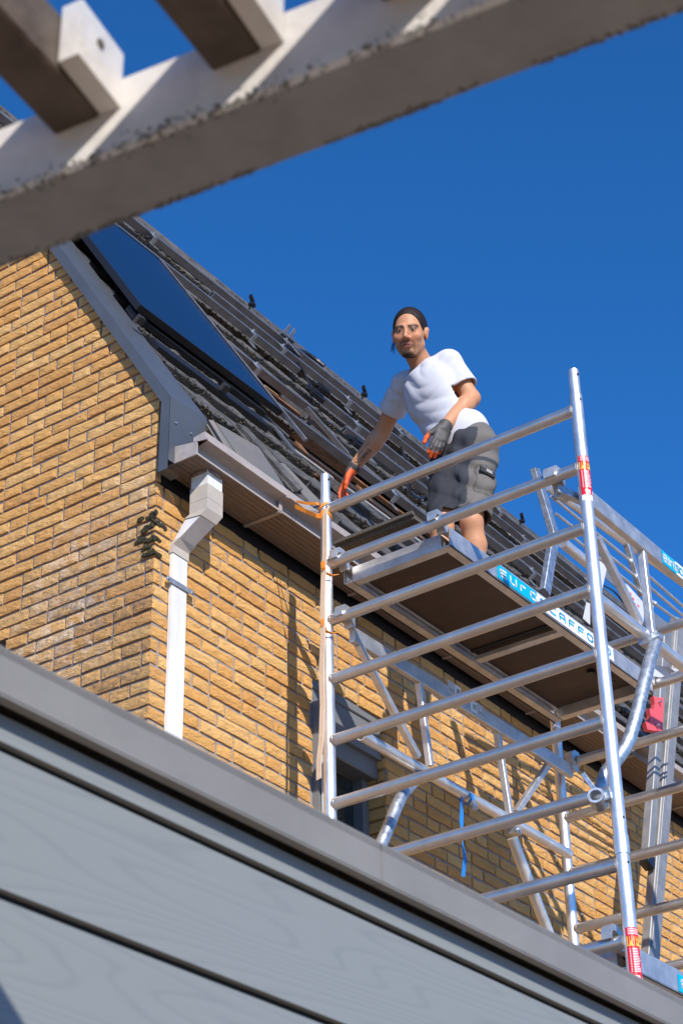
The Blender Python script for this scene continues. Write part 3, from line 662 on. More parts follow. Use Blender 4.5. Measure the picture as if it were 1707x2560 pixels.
cable([(866,1036),(892,1060),(920,1085),(948,1110),(990,1135)], 'black cable on the tiles behind the worker\'s forearm', .007)
cable([(975,1065),(990,1085),(1000,1110),(1010,1140),(1022,1150)], 'black cable between the worker\'s hanging glove and the ridge', .010)
cable([(1002,1075),(1015,1090),(1010,1105),(1000,1098),(1004,1080)], 'tight black cable loop by the worker\'s hanging glove', .008)
cable([(1016,1210),(1030,1235),(1055,1245),(1072,1225),(1066,1205)], 'sagging black cable loop beside the worker\'s shorts', .009)
cable([(1252,1320),(1275,1340),(1300,1372),(1330,1400)], 'black cable right of the worker\'s leg', .008)
cable([(1290,1400),(1320,1425),(1355,1450),(1390,1480)], 'black cable bundle behind the kinked galvanised post', .014)
cable([(1500,1460),(1535,1480),(1560,1510),(1585,1535)], 'black cable behind the slanted brace at the right', .009)
BX = 'black electronics boxes on the rails'
def ebox(px, py, label, sz=(.13,.07,.035)):
    t = MB(); p = onroof(px, py, .045); t.box(p, sz, UX, SU, NR, .006); t.box(p+NR*.022, (sz[0]*.7, sz[1]*.6, .01), UX, SU, NR, .003)
    t.tube(p-UX*sz[0]*.5, p-UX*(sz[0]*.5+.04), .009, 8); t.tube(p-UX*sz[0]*.5+SU*.02, p-UX*(sz[0]*.5+.04)+SU*.02, .009, 8)
    t.build('junction_box', M_black, None, label=label, cat='box', group=BX)
ebox(789, 987, 'black box at the foot of the thick black cable')
ebox(807, 974, 'small black box touching the upper right of the cable-foot box', (.10,.06,.04))
ebox(893, 1109, 'black box beside the worker\'s tattooed forearm', (.10,.09,.03))
ebox(730, 880, 'black box just under the ridge in the middle of the roof', (.12,.06,.04))
RGp = 'small fittings standing up on the ridge'
for px, py, lb in ((616, 766, 'left black T-shaped clamp standing on the roof edge'), (866, 955, 'black T-shaped clamp on the roof edge left of the worker'), (1270, 1282, 'black T-shaped clamp on the roof edge right of the worker\'s leg')):
    p = R_(3.60, onroof(px, py, .07).x, .075); m = MB(); m.tube(p, p+Vector((0,-.02,.045)), .008, 8); m.box(p+Vector((0,-.025,.055)), (.09,.03,.022), (.8,.3,-.3), (0,1,0), (0,0,1), .006); m.box(p+Vector((0,-.02,.03)), (.03,.04,.02))
    m.build('ridge_clamp', M_black, None, label=lb, cat='clamp', group=RGp)
m = MB(); p = R_(3.60, onroof(684, 812, .07).x, .07)
d_ = (at(697, 786, 'y', p.y-.02)-at(676, 815, 'y', p.y-.02)).normalized()
for o_ in (-.028, .028):
    m.bar(p+UX*o_, p+UX*o_+d_*.17, .028, .006, (0,-1,0))
m.box(p+d_*.02, (.14,.05,.03)); m.bar(p-SU*.02, p-SU*.25, .04, .01, NR)
m.build('forked_bracket', M_rail, None, label='silver two-pronged bracket sticking up over the roof edge', cat='bracket')
# ------------------------------------------------------------------ shed in front
YS = -1.4
shed = thing('shed', 'blurred grey clad shed with a flat metal edge trim across the bottom foreground', 'shed', (-3, -1.0, -6))
zt0 = at(450, 1846, 'y', YS-.03).z; zt1 = at(450, 1956, 'y', YS-.03).z; zb0 = at(450, 1999, 'y', YS).z; zg1 = at(450, 2076, 'y', YS).z; zg2 = at(450, 2410, 'y', YS).z
tr = MB(); xs_ = at(952, 2120, 'y', YS-.03).x
for a, b in ((-6.6, xs_-.0008), (xs_+.0008, 3.2)):
    tr.box(((a+b)/2, YS-.02, (zt0+zt1)/2), (b-a, .02, zt0-zt1), bev=.002); tr.box(((a+b)/2, YS+.3, zt0-.006), (b-a, .66, .012)); tr.box(((a+b)/2, YS-.022, zt1-.001), (b-a, .016, .002))
tr.build('edge_trim', M_trim, shed)
cl2 = MB()
step = zg1-zg2
def board(z0, z1): cl2.add([(-6.6, YS-.004, z0+.0045), (3.2, YS-.004, z0+.0045), (3.2, YS, z1-.006), (-6.6, YS, z1-.006), (-6.6, YS+.008, z1-.006), (3.2, YS+.008, z1-.006), (-6.6, YS+.008, z0+.0045), (3.2, YS+.008, z0+.0045)], [(0,1,2,3),(3,2,5,4),(0,6,7,1)])
board(zg1, zb0+.004); z = zg1
while z > -5.9: board(z-step, z); z -= step
cl2.build('cladding', M_clad, shed)
bkk = MB(); bkk.box((-1.7, YS+.33, (zt1-6)/2-.0), (9.8, .64, zt1+6-.004)); bkk.build('shed_body', M_black, shed)
# ------------------------------------------------------------------ pergola overhead
ZP = -3.333
KP = (ZP-CAM.z)/(-3.2-CAM.z)
A0 = at(0, 670, 'z', ZP); A1 = at(1000, 293, 'z', ZP); uP = (A1-A0).normalized(); nP = Vector((-uP.y, uP.x, 0))
wP = .0862*KP
perg = thing('pergola', 'blurred white painted timber pergola beam with joist ends across the top foreground', 'pergola', (A0.x, A0.y, -6))
pm = MB(); b0 = A0-uP*.6; b1 = A0+uP*2.6
cen = lambda q: q-nP*wP/2+Vector((0,0,.045))
N_ = 90; vsP = []
def pn(i, j, L): return noise.noise(Vector((i*.35+j*11, L, j)))*.0011
for i in range(N_+1):
    p = b0+(b1-b0)*i/N_
    jt = lambda j: pn(i, j, 3.)
    vsP += [p+Vector((0,0,0))+nP*jt(1)+Vector((0,0,jt(5))), p-nP*(wP-.004)+Vector((0,0,jt(2)-.000)), p-nP*(wP)+Vector((0,0,.004+jt(3))), p-nP*(wP+jt(4))+Vector((0,0,.089*KP)), p+Vector((0,0,.089*KP))]
pm.add(vsP, [(i*5+k, i*5+(k+1)%5, (i+1)*5+(k+1)%5, (i+1)*5+k) for i in range(N_) for k in range(5)]+[(4,3,2,1,0), tuple(N_*5+k for k in range(5))])
bmo = pm.build('beam', M_pnt, perg); bmo.data.materials.append(mat('shaded_underside_paint', (.265,.268,.272), .8, 0., vs=9, col2=(.20,.203,.206), bump=.25, bs=40))  # second paint is darker: the underside's shade is put into its colour
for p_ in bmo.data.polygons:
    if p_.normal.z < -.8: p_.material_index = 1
pdm = MB()
for i in range(9000):
    f_ = random.random(); e_ = random.random() < .55; p = b0+(b1-b0)*f_
    if noise.noise(Vector((f_*34, 3 if e_ else 9, 0)))*.9+noise.noise(Vector((f_*120, 3 if e_ else 9, 0)))*.4+.46 < random.random()*.8: continue
    w2_ = abs(random.gauss(0, .0045))
    q = (p-nP*(wP+.0002)+Vector((0,0,w2_*1.3+.001)) if random.random() < .6 else p-nP*(wP-w2_)+Vector((0,0,-.0002))) if e_ else p-nP*(w2_*.6)+Vector((0,0,-.0002))
    pdm.sphere(q, random.uniform(.0005, .0016), 5, 3, (1.4,1.4,.8) if not e_ else (.7,1.4,1))
pdm.build('algae', mat('algae_stain', (.12,.118,.10), 1.), perg, kind='stuff')
fN = A0-nP*wP
u1a = (atp(137, 312, nP, nP.dot(fN))-A0).dot(uP); u1b = u1a+.050*KP
u2a = (atp(529, 160, nP, nP.dot(fN))-A0).dot(uP)
sp = u2a-u1a
for i in range(-1, 9):
    ua = u1a+sp*i; zc = ZP+.052
    rj = MB(); base = A0+uP*(ua+.026*KP)-nP*wP
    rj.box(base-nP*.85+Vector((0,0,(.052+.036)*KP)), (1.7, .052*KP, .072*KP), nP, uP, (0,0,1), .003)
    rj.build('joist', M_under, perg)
    pl_ = MB(); ln = .070*KP
    o_ = A0+uP*(ua+.0545*KP)-nP*(wP+.001)
    pl_.ext([(0,.052*KP),(0,.120*KP),(-ln,.130*KP),(-ln,.060*KP)], o_, nP, (0,0,1), uP*.022*KP); pl_.build('joist_cleat', M_pnt, perg)
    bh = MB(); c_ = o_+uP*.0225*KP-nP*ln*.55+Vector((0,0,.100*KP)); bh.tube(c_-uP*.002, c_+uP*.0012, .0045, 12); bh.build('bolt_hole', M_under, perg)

# ------------------------------------------------------------------ scaffold tower
DY = -0.01141616
def S_(a, b, z): return Vector((a*math.cos(DY)-b*math.sin(DY), a*math.sin(DY)+b*math.cos(DY), z))
WW, LL = 1.2818, 1.9319
tower = thing('scaffold_tower', 'silver aluminium scaffold tower with ribbed rungs standing beside the house', 'scaffold', S_(LL/2, WW/2, -6))
ztop = {'A': at(1427.5, 923, 'y', 0).z, 'B': at(809, 1187, 'y', WW).z}
corners = {'A': (0,0), 'B': (0,WW), 'C': (LL,0), 'D': (LL,WW)}
zsp = {'A': at(1433, 985, 'y', 0).z, 'B': at(812, 1252, 'y', WW).z}
for k, (a, b) in corners.items():
    zs = zsp.get(k, .12); zt_ = ztop.get(k, .27)
    m = MB(); m.tube(S_(a,b,-5.8), S_(a,b,zs), .0255, 32); m.tube(S_(a,b,zs), S_(a,b,zt_), .0218, 32, hollow=.0195)
    z = at(1546, 2110, 'y', 0).z
    m.tube(S_(a,b,z-.035), S_(a,b,z+.035), .0285, 32)
    m.build('upright', M_alu, tower, smooth=True)
    d = MB(); nv = Vector((-.35,-1,0)).normalized() if k in 'AC' else Vector((-.2,-1,0)).normalized()
    for zz in (zt_-.03, zs-.03, z+.10, z-.07): d.tube(S_(a,b,zz)+nv*.0195, S_(a,b,zz)+nv*.0262, .005, 10)
    d.build('pin_hole', M_black, tower)
for a in (0, LL):
    for k in range(0, 20):
        z = -.28*k
        m = MB(); m.tube(S_(a,.02,z), S_(a,WW-.02,z), .0245, ribs=22)
        m.tube(S_(a,.020,z), S_(a,.030,z), .0262, 20); m.tube(S_(a,WW-.03,z), S_(a,WW-.02,z), .0262, 20)
        m.build('rung', M_rung, tower, smooth=True)
# labels round the near post
def plabel(z1, z0, par):
    R0 = .0262; ac = rad(232); hs = rad(66)
    def fn(u, v, r=R0): a = ac-hs+2*hs*u; return S_(0,0,0)+Vector((math.cos(a)*r, math.sin(a)*r, v))
    def patch(u0, u1, v0, v1, mt, nm, r):
        m = MB(); n = 14; vs = [fn(u0+(u1-u0)*i/n, v, r) for v in (v0, v1) for i in range(n+1)]
        m.add(vs, [(i, i+1, n+2+i, n+1+i) for i in range(n)]); return m.build(nm, mt, par, smooth=True)
    H = z1-z0
    red = patch(0, 1, z0+H*.12, z1, M_red, 'warning_label', .0259)
    patch(0, 1, z0, z0+H*.12, M_paper, 'white_tag', .0259)
    patch(.03, .97, z1-H*.30, z1-H*.145, M_yel, 'yellow_field', .0262)
    t1_ = MB(); fr = lambda u, v: fn(u, v, .0266)
    # mirrored u so the words read left to right for the viewer
    cw = .085; hh = H*.055
    write(t1_, 'SAFETY', fr, .12, z1-H*.215, cw, hh, .045, .010) ; write(t1_, 'FIRST', fr, .12, z1-H*.287, cw, hh, .045, .010)
    t1_.build('label_words', M_red, par)
    t2_ = MB(); 
    for i in range(15):
        v = z1-H*.35-i*H*.026
        for a, b in ((.16, .24), (.34, .34+.5*random.uniform(.6, 1))):
            n = 6; vs = [fr(a+(b-a)*j/n, v+dv) for dv in (0, H*.011) for j in range(n+1)]; t2_.add(vs, [(j, j+1, n+2+j, n+1+j) for j in range(n)])
    for i in range(4):
        v = z1-H*.035-i*H*.026; n = 8; vs = [fr(.15+.7*j/n, v+dv) for dv in (0, H*.010) for j in range(n+1)]; t2_.add(vs, [(j, j+1, n+2+j, n+1+j) for j in range(n)])
    write(t2_, '750 kg', fr, .30, z0+H*.155, .085, H*.055, .045, .010)
    t2_.build('label_words', M_paper, par)
zA = lambda px, py: at(px, py, 'y', 0).z
plabel(zA(1450, 1143), zA(1464, 1256), tower)
plabel(zA(1580, 2327), zA(1600, 2486), tower)
def claw(mb, a, b, z, sgn=1, w_=.038):
    # hook lying over the rung at (a, z), arm leaving to sgn*x
    prof = [(-.036,-.010),(-.040,.012),(-.032,.040),(-.010,.056),(.030,.056),(.070,.030),(.070,-.035),(.045,-.045),(.038,-.010),(.030,.014),(.014,.027),(-.006,.029),(-.020,.021),(-.027,.005),(-.027,-.010)]
    prof = [(p[0]*sgn*.92, p[1]*.88) for p in prof]
    mb.ext(prof, S_(a, b-w_/2, z), (1,0,0), (0,0,1), (0,w_,0))
# ------------------------------------------------------------------ working platform
def platform(z, y0, y1, label, x0=.075, x1=LL-.075):
    t = thing('scaffold_platform', label, 'platform', S_(.95, (y0+y1)/2, z-.06), 'platforms hooked into the scaffold')
    zb_, zt_ = z-.060, z+.030
    for yy, nm in ((y0+.0225, 'side_rail'), (y1-.0225, 'side_rail')):
        m = MB(); m.sbox(S_((x0+x1)/2, yy, zb_+.0035), (x1-x0, .045, .007)); sg = -1 if yy < (y0+y1)/2 else 1
        m.sbox(S_((x0+x1)/2, yy+sg*.019, (zb_+zt_)/2), (x1-x0, .007, zt_-zb_)); m.sbox(S_((x0+x1)/2, yy-sg*.004, zt_-.012), (x1-x0, .035, .024), bev=.008)
        m.build(nm, M_alu2, t)
    for xx, nm in ((x0+.022, 'end_rail'), (x1-.022, 'end_rail')):
        m = MB(); m.sbox(S_(xx, (y0+y1)/2, zb_+.036), (.044, y1-y0-.092, .072), bev=.006); m.build(nm, M_alu2, t)
    m = MB(); m.sbox(S_(x0+(x1-x0)*.56, (y0+y1)/2, zb_+.022), (.045, y1-y0-.092, .02)); m.build('cross_member', M_alu2, t)
    m = MB(); m.sbox(S_(x0+(x1-x0)*.535, (y0+y1)/2, z-.0125), (.022, y1-y0-.092, .006)); m.build('hatch_gap', M_black, t)
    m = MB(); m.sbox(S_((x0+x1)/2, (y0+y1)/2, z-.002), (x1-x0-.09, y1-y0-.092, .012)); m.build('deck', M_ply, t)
    m = MB(); m.tube(S_(x1-.30, y0+.17, z-.009), S_(x1-.30, y0+.17, z-.025), .02, 14); m.bar(S_(x1-.30, y0+.17, z-.022), S_(x1-.16, y0+.12, z-.03), .02, .008); m.build('hatch_latch', M_black, t)
    for yy in (y0+.0225, y1-.0225):
        for xx, sg in ((0, 1), (LL, -1)):
            m = MB(); claw(m, xx, yy, z+.03, sg); m.build('hook_claw', M_alu2, t)
    return t
ZD = -.28
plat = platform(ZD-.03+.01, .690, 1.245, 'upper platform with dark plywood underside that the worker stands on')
yl = .690-.0012
def stick(t, x1, pitch, cw, xa, xb, xc, yv, z0, z1, words):
    fnp = lambda u, v: S_(u, yv-.0016, v)
    m = MB(); m.add([S_(xa,yv,z0), S_(xb,yv,z0), S_(xb,yv,z1), S_(xa,yv,z1)], [(0,1,2,3)]); m.build('cyan_sticker', M_cyan, t)
    if xc > xb:
        m = MB(); m.add([S_(xb,yv,z0), S_(xc,yv,z0), S_(xc,yv,z1), S_(xb,yv,z1)], [(0,1,2,3)]); m.build('white_sticker', M_paper, t)
    H = z1-z0; gp = pitch-cw
    for i, ch in enumerate(words[0]):
        m = MB(); write(m, ch, fnp, x1-cw/2+i*pitch, z0+H*.27, cw, H*.46, gp, H*.13); m.build('sticker_letter', M_paper, t)
    if words[1]:
        for i, ch in enumerate(words[1]):
            m = MB(); write(m, ch, fnp, x1-cw/2+(4+i)*pitch, z0+H*.27, cw, H*.46, gp, H*.12); m.build('sticker_letter', M_cyan, t)
stick(plat, .490, .0842, .046, .443, .777, 1.47, yl-.001, -.350, -.279, ('EUrO', 'SCAFFOLD'))
pz = (at(1600, 2371, 'y', .69).z+at(1540, 2414, 'y', .69).z)/2
plat2 = platform(-.28*8-.008, .055, .610, 'lower platform with a cyan sticker, half hidden behind the shed edge')
xa2 = at(1690, 2460, 'y', .055).x; yl = .055-.0012
stick(plat2, xa2+.046, .0842, .046, xa2, xa2+.334, 1.72, yl-.001, -2.302, -2.236, ('EUrO', 'SCAF'))
# ------------------------------------------------------------------ brace frames hooked between the ends
def sq(mb, p0, p1, w_=.03): mb.bar(p0, p1, w_, w_, (0,1,0), .003)
def Y(px, py, yv): return at(px, py, 'y', yv)
T = thing('brace_frame', 'aluminium brace frame nearest the wall with two small pictogram stickers', 'brace', S_(1, 1.2, -1.1), 'side brace frames of the tower')
yv = 1.20
m = MB(); m.sbox(S_(.98, yv, -.622), (1.83, .028, .070), bev=.003); m.build('top_chord', M_alu2, T)
m = MB(); m.tube((.125, yv, -1.072), (1.835, yv-.012, -1.072), .0245, 24, hollow=.021); m.build('bottom_chord', M_alu, T, smooth=True)
for a, b in (((895,1612),(1044,1893)), ((1046,1703),(1074,1915)), ((1240,1820),(1273,2035)), ((1375,1903),(1288,2032))):
    m = MB(); sq(m, Y(*a, yv), Y(*b, yv)); m.build('brace_bar', M_alu2, T)
m = MB(); claw(m, 0, yv, -.56, 1); m.build('hook_claw', M_alu2, T)
m = MB(); claw(m, LL, yv-.01, -.56, -1); m.tube(S_(LL-.03, yv-.03, -.60), S_(LL-.03, yv+.03, -.60), .028, 16); m.build('hook_claw', M_alu2, T)
for px in (1285, 1052):
    p = Y(px, 2072 if px == 1285 else 1935, yv); m = MB(); m.box(p, (.055,.045,.055), bev=.006); m.tube(p+Vector((0,-.03,-.01)), p+Vector((0,.03,-.01)), .010, 10); m.build('node_bracket', M_galv, T)
m = MB(); m.poly([Y(1280,2095,yv-.01), Y(1300,2150,yv-.01), Y(1335,2240,yv-.005), Y(1392,2390,yv), Y(1420,2470,yv+.01)], .0255, 18); m.build('leg_tube', M_alu, T, smooth=True)
m = MB(); m.poly([Y(1048,1942,yv-.01), Y(1030,1958,yv-.01), Y(1006,1985,yv-.01), Y(990,2018,yv-.01), Y(966,2080,yv), Y(935,2150,yv), Y(900,2240,yv+.01)], .0265, 18); m.build('leg_tube', M_galv, T, smooth=True)
def pict(x, z, s):
    o = MB(); yy = yv-.0165
    def q(a, b, c, d): o.add([S_(x+a*s,yy,z+b*s), S_(x+c*s,yy,z+b*s), S_(x+c*s,yy,z+d*s), S_(x+a*s,yy,z+d*s)], [(0,1,2,3)])
    for a in ((-.9,-.9,.9,-.78),(-.9,.78,.9,.9),(-.9,-.78,-.78,.78),(.78,-.78,.9,.78),(-.45,-.3,.45,-.2),(-.45,.35,.45,.45),(-.45,-.2,-.35,.35),(.35,-.2,.45,.35),(-.6,-.55,.6,-.42)): q(*a)
    return o
for px, py, dr in ((1119, 1718, 1), (1190, 1776, -1)):
    p = Y(px, py, yv-.015); sx_ = .026
    m = MB(); w2 = .055; cx = p.x+dr*.027; m.add([S_(cx-w2,yv-.0155,p.z-.03), S_(cx+w2,yv-.0155,p.z-.03), S_(cx+w2,yv-.0155,p.z+.03), S_(cx-w2,yv-.0155,p.z+.03)], [(0,1,2,3)]); st = m.build('pictogram_sticker', M_paper, T)
    o = pict(p.x, p.z, .026)
    for i in range(3):
        xx = p.x+dr*(.042+i*.010); o.add([S_(xx,yv-.0165,p.z-.014), S_(xx+.004,yv-.0165,p.z-.014), S_(xx+.008,yv-.0165,p.z+.014), S_(xx+.004,yv-.0165,p.z+.014)], [(0,1,2,3)])
    o.build('pictogram', M_ink, T)
G = thing('brace_frame', 'outer aluminium brace frame with a cyan and white sticker on its top bar', 'brace', S_(1, .05, -.8), 'side brace frames of the tower')
yg = .055
p1 = Y(1478, 1257, yg-.015); p2 = Y(1690, 1418, yg-.015); zc = (p1.z+p2.z)/2
m = MB(); m.sbox(S_(.99, yg, zc), (1.83, .032, .078), bev=.003); m.build('top_chord', M_alu2, G)
q1 = Y(1501, 1505, yg); q2 = Y(1690, 1652, yg); zq = (q1.z+q2.z)/2
m = MB(); m.tube((q1.x-.09, yg, zq), (1.86, yg-.01, zq), .0265, 26); m.build('bottom_chord', M_alu, G, smooth=True)
for a, b in (((1490,1345),(1598,1560)), ((1602,1368),(1627,1585))):
    m = MB(); sq(m, Y(*a, yg), Y(*b, yg), .032); m.build('brace_bar', M_alu2, G)
m = MB(); claw(m, 0, .140, -.28, 1, .05); m.build('hook_claw', M_alu2, G)
m = MB(); m.bar(S_(.02,.14,-.325), S_(.18,.06,zc+.0), .03, .035); m.sbox(S_(.06,.14,-.335), (.06,.035,.035), bev=.006); m.tube(S_(.08,.10,-.32), S_(.08,.19,-.32), .012, 12); m.build('end_fitting', M_galv, G)
p = Y(1617, 1600, yg-.01); m = MB(); m.box(p, (.06,.055,.06), bev=.008); m.tube(p+Vector((.02,-.05,.01)), p+Vector((.02,.04,.01)), .012, 12); m.box(p+Vector((.03,-.035,.02)), (.05,.02,.03), bev=.004); m.build('node_bracket', M_galv, G)
lg = [Y(1637,1608,yg-.05), Y(1622,1655,yg-.05), Y(1605,1725,yg-.045), Y(1588,1795,yg-.035), Y(1573,1845,yg-.02), Y(1558,1875,yg), Y(1536,1905,.075), Y(1515,1930,.10), Y(1503,1958,.11), Y(1497,1985,.115)]
m = MB(); m.poly(lg, .0265, 20); m.build('leg_tube', M_galv, G, smooth=True)
p = at(1494, 2003, 'x', -.02); m = MB(); m.tube(p+Vector((-.035,-.01,.01)), p+Vector((.03,.01,.0)), .031, 20, hollow=.022); m.box(p+Vector((.01,-.04,.01)), (.04,.03,.035), bev=.006); m.bar(p+Vector((0,.0,.03)), p+Vector((-.01,.045,.115)), .018, .018); m.build('tube_coupler', M_galv, G)
xE = at(1653, 1393, 'y', yg-.016).x; xO = at(1677, 1412, 'y', yg-.016).x; pg = (xO-xE)/3
stick(G, xE, pg, pg*.66, xE-pg*.75, xE+pg*3.55, xE+pg*11.8, yg-.0185, zc-.034, zc+.032, ('EUrO', 'SCAFFOLD'))
# ------------------------------------------------------------------ guard rail gate on the platform edge
gt = thing('guard_rail', 'safety rail of thin rods between kinked galvanised posts above the platform', 'guard rail', S_(.8, .72, -.25))
yr = .72
m = MB(); m.bar(Y(1336,1172,yr), Y(1384,1335,yr), .055, .03, (0,1,0)); m.bar(Y(1385,1332,yr), Y(1361,1482,yr), .055, .03, (0,1,0)); m.build('post', M_galv, gt)
m = MB(); m.bar(Y(1566,1358,yr), Y(1606,1490,yr), .045, .03, (0,1,0)); m.build('post', M_galv, gt)
m = MB(); m.tube(Y(1369,1216,yr), Y(1573,1362,yr), .0215, 18); m.tube(Y(1573,1362,yr), Y(1790,1517,yr), .0215, 18); m.build('handrail', M_alu, gt, smooth=True)
for a, b in (((1376,1240),(1576,1403)), ((1389,1284),(1589,1442)), ((1423,1336),(1603,1482)), ((1616,1436),(1790,1590)), ((1620,1465),(1790,1612)), ((1636,1509),(1790,1622))):
    m = MB(); m.tube(Y(*a, yr), Y(*b, yr), .0075, 10); m.sphere(Y(*b, yr-.01) if b[0] < 1650 else Y(*a, yr), .013, 10, 6); m.build('rod', M_alu2, gt, smooth=True)
m = MB(); m.tube(Y(1406,1357,yr), Y(1475,1414,yr), .0255, 18); m.build('cross_tube', M_alu, gt, smooth=True)
# ------------------------------------------------------------------ ladder lift leaning behind
lf = thing('ladder_lift', 'grey ladder lift track with red toothed latch and white plates at the right', 'ladder lift', (3., 1.3, -6))
yl2 = 1.33
m = MB(); a = Y(1692, 1560, yl2); b = Y(1625, 2380, yl2); m.bar(a, b+(b-a)*1.6, .115, .05, (0,-1,0), .004); 
e = (b-a).normalized(); s_ = e.cross(Vector((0,-1,0))).normalized()
m.bar(a+s_*.04+Vector((0,-.028,0)), b+s_*.04+Vector((0,-.028,0)), .012, .012, (0,-1,0)); m.build('wide_track', M_track, lf)
m = MB(); a = Y(1657, 1600, yl2); b = Y(1616, 2150, yl2); m.bar(a, b, .065, .05, (0,-1,0), .004); m.build('narrow_track', M_track, lf)
m = MB(); m.bar(Y(1617, 2140, yl2-.0), Y(1616, 2166, yl2), .075, .055, (0,-1,0)); m.build('end_foot', M_black, lf)
pl_ = [(1185,200),(1225,222),(1320,228),(1303,650),(1205,648),(1110,630),(1083,528),(1135,545),(1150,450),(1133,362),(1188,378),(1203,300)]
pts = [Y(1400+.1958*u_, 1700+.1958*v_, yl2-.05) for u_, v_ in pl_]
m = MB(); n = len(pts); vs = pts+[p+Vector((.012,.03,0)) for p in pts]; m.add(vs, [tuple(range(n)), tuple(range(2*n-1,n-1,-1))]+[(k,(k+1)%n,n+(k+1)%n,n+k) for k in range(n)]); lt = m.build('latch', M_pink, lf)
m = MB()
for u_, v_ in ((1255,280),(1222,580)):
    p = Y(1400+.1958*u_, 1700+.1958*v_, yl2-.052); m.tube(p, p+Vector((0,-.02,0)), .008, 10)
m.build('bolt', M_galv, lt)
M_wplate = mat('white_plate', (.62,.63,.65), .35, 0., var=.06, vs=9); M_gsheet = mat('grey_sheet', (.30,.31,.32), .4, .5, var=.12, vs=9)
def plate(pl, yv_, mt, nm, par, t_=.004, o=(1430,1350), k=.1767):
    pts = [Y(o[0]+k*u_, o[1]+k*v_, yv_) for u_, v_ in pl]; n = len(pts); m = MB()
    m.add(pts+[p+Vector((0,t_,0)) for p in pts], [tuple(range(n)), tuple(range(2*n-1,n-1,-1))]+[(i,(i+1)%n,n+(i+1)%n,n+i) for i in range(n)]); return m.build(nm, mt, par)
plate([(335,285),(465,320),(490,385),(405,770),(330,740)], 1.10, M_wplate, 'side_plate', lf)
plate([(205,880),(250,900),(250,1200),(155,1112)], 1.10, M_wplate, 'side_plate', lf)
plate([(745,610),(785,640),(1010,890),(1010,1150),(900,985)], 1.12, M_wplate, 'side_plate', lf)
plate([(1095,835),(1165,865),(1132,1005),(1090,960)], 1.14, M_wplate, 'side_plate', lf)
plate([(340,225),(430,240),(640,640),(640,690),(470,540),(400,420),(330,290)], 1.30, M_gsheet, 'cover_sheet', lf)
plate([(1120,1000),(1330,1165),(1560,1420),(1568,1500),(1440,1560),(1230,1370),(1120,1200)], 1.32, M_gsheet, 'cover_sheet', lf)
plate([(1155,1765),(1530,1832),(1250,1945),(1130,1925)], .10, M_wplate, 'corner_plate', lf)
m = MB()
for u_, v_ in ((820,760),(860,830),(880,900),(930,930)):
    p = Y(1430+.1767*u_, 1350+.1767*v_, 1.1185); m.box(p, (.022,.001,.012))
m.build('plate_marks', M_pink, lf)
# ------------------------------------------------------------------ straps and loose board
m = MB()
pz_ = at(818, 1290, 'x', -.03)
m.ribbon([Y(814,1291,1.245), Y(790,1289,1.30), Y(765,1278,1.38), Y(738,1266,1.455)], (0,.002,.013)); m.ribbon([Y(812,1262,1.29), Y(790,1259,1.33), Y(762,1258,1.40), Y(740,1253,1.46)], (0,.004,.009))
zz = at(814, 1285, 'x', 0).z
ring = [S_(0,WW,0)+Vector((math.cos(t)*.029, math.sin(t)*.029, zz+.01*math.sin(t*2))) for t in [i*math.pi/8 for i in range(17)]]
m.ribbon(ring, (0,0,.013)); m.ribbon([p+Vector((0,0,.03+.01)) for p in ring], (0,0,.008))
m.build('orange_strap', M_orange, None, label='bright orange webbing strap tying the scaffold post to the gutter', cat='strap')
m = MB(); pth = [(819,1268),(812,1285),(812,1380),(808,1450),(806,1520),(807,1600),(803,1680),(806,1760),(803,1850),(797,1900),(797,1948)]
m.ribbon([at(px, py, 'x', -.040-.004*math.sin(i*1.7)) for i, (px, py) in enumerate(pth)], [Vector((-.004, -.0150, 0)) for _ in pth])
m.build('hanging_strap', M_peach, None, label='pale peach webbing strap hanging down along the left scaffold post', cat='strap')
for px, py, lb in ((834, 1418, 'orange strap wrapped under the claw of the upper platform'), (834, 1562, 'orange strap wrapped under the claw of the pictogram brace frame')):
    c = at(px, py, 'x', -.005); m = MB(); m.ribbon([c+Vector((-.040,.030,.020)), c+Vector((-.040,.028,-.012)), c+Vector((-.026,.022,-.034)), c+Vector((-.004,.010,-.040)), c+Vector((.020,-.004,-.030))], (0,.009,.0)); m.build('orange_strap', M_orange, None, label=lb, cat='strap')
m = MB(); m.ribbon([Y(1154,1992,1.165), Y(1153,2050,1.16), Y(1155,2098,1.165), Y(1162,2147,1.16), Y(1157,2192,1.165)], [Vector((.013,.004,0)), Vector((.013,-.002,0)), Vector((.012,.006,0)), Vector((.014,0,0)), Vector((.013,0,0))])
m.ribbon([Y(1178,1975,1.165)+Vector((0,.03*math.sin(t)-.0,.0))+Vector((0,.03,.03*math.cos(t)-.03)) for t in [i*math.pi/6 for i in range(13)]], (.010,0,0))
m.ribbon([Y(1180,1985,1.165), Y(1184,2008,1.16)], (.011,0,0))
bs = m.build('blue_strap', M_blue, None, label='bright blue webbing strap hanging from the wall side brace tube', cat='strap')
m = MB(); m.box(Y(1185,2014,1.155), (.028,.012,.045), bev=.004); m.tube(Y(1178,2012,1.15), Y(1193,2022,1.15), .005, 8); m.build('buckle', M_galv, bs)
pa = at(846, 1373, 'x', .22); pb_ = at(1042, 1296, 'x', .22)
m = MB(); m.bar(pa+Vector((.04,0,.0)), pb_+Vector((.04,0,.0)), .12, .022, (0,0,1)); m.bar(pa+Vector((-.03,0,.014)), pb_+Vector((-.03,0,.014)), .02, .018)
m.build('loose_board', M_oldwood, None, label='weathered dark board lying between the gutter and the platform', cat='board')
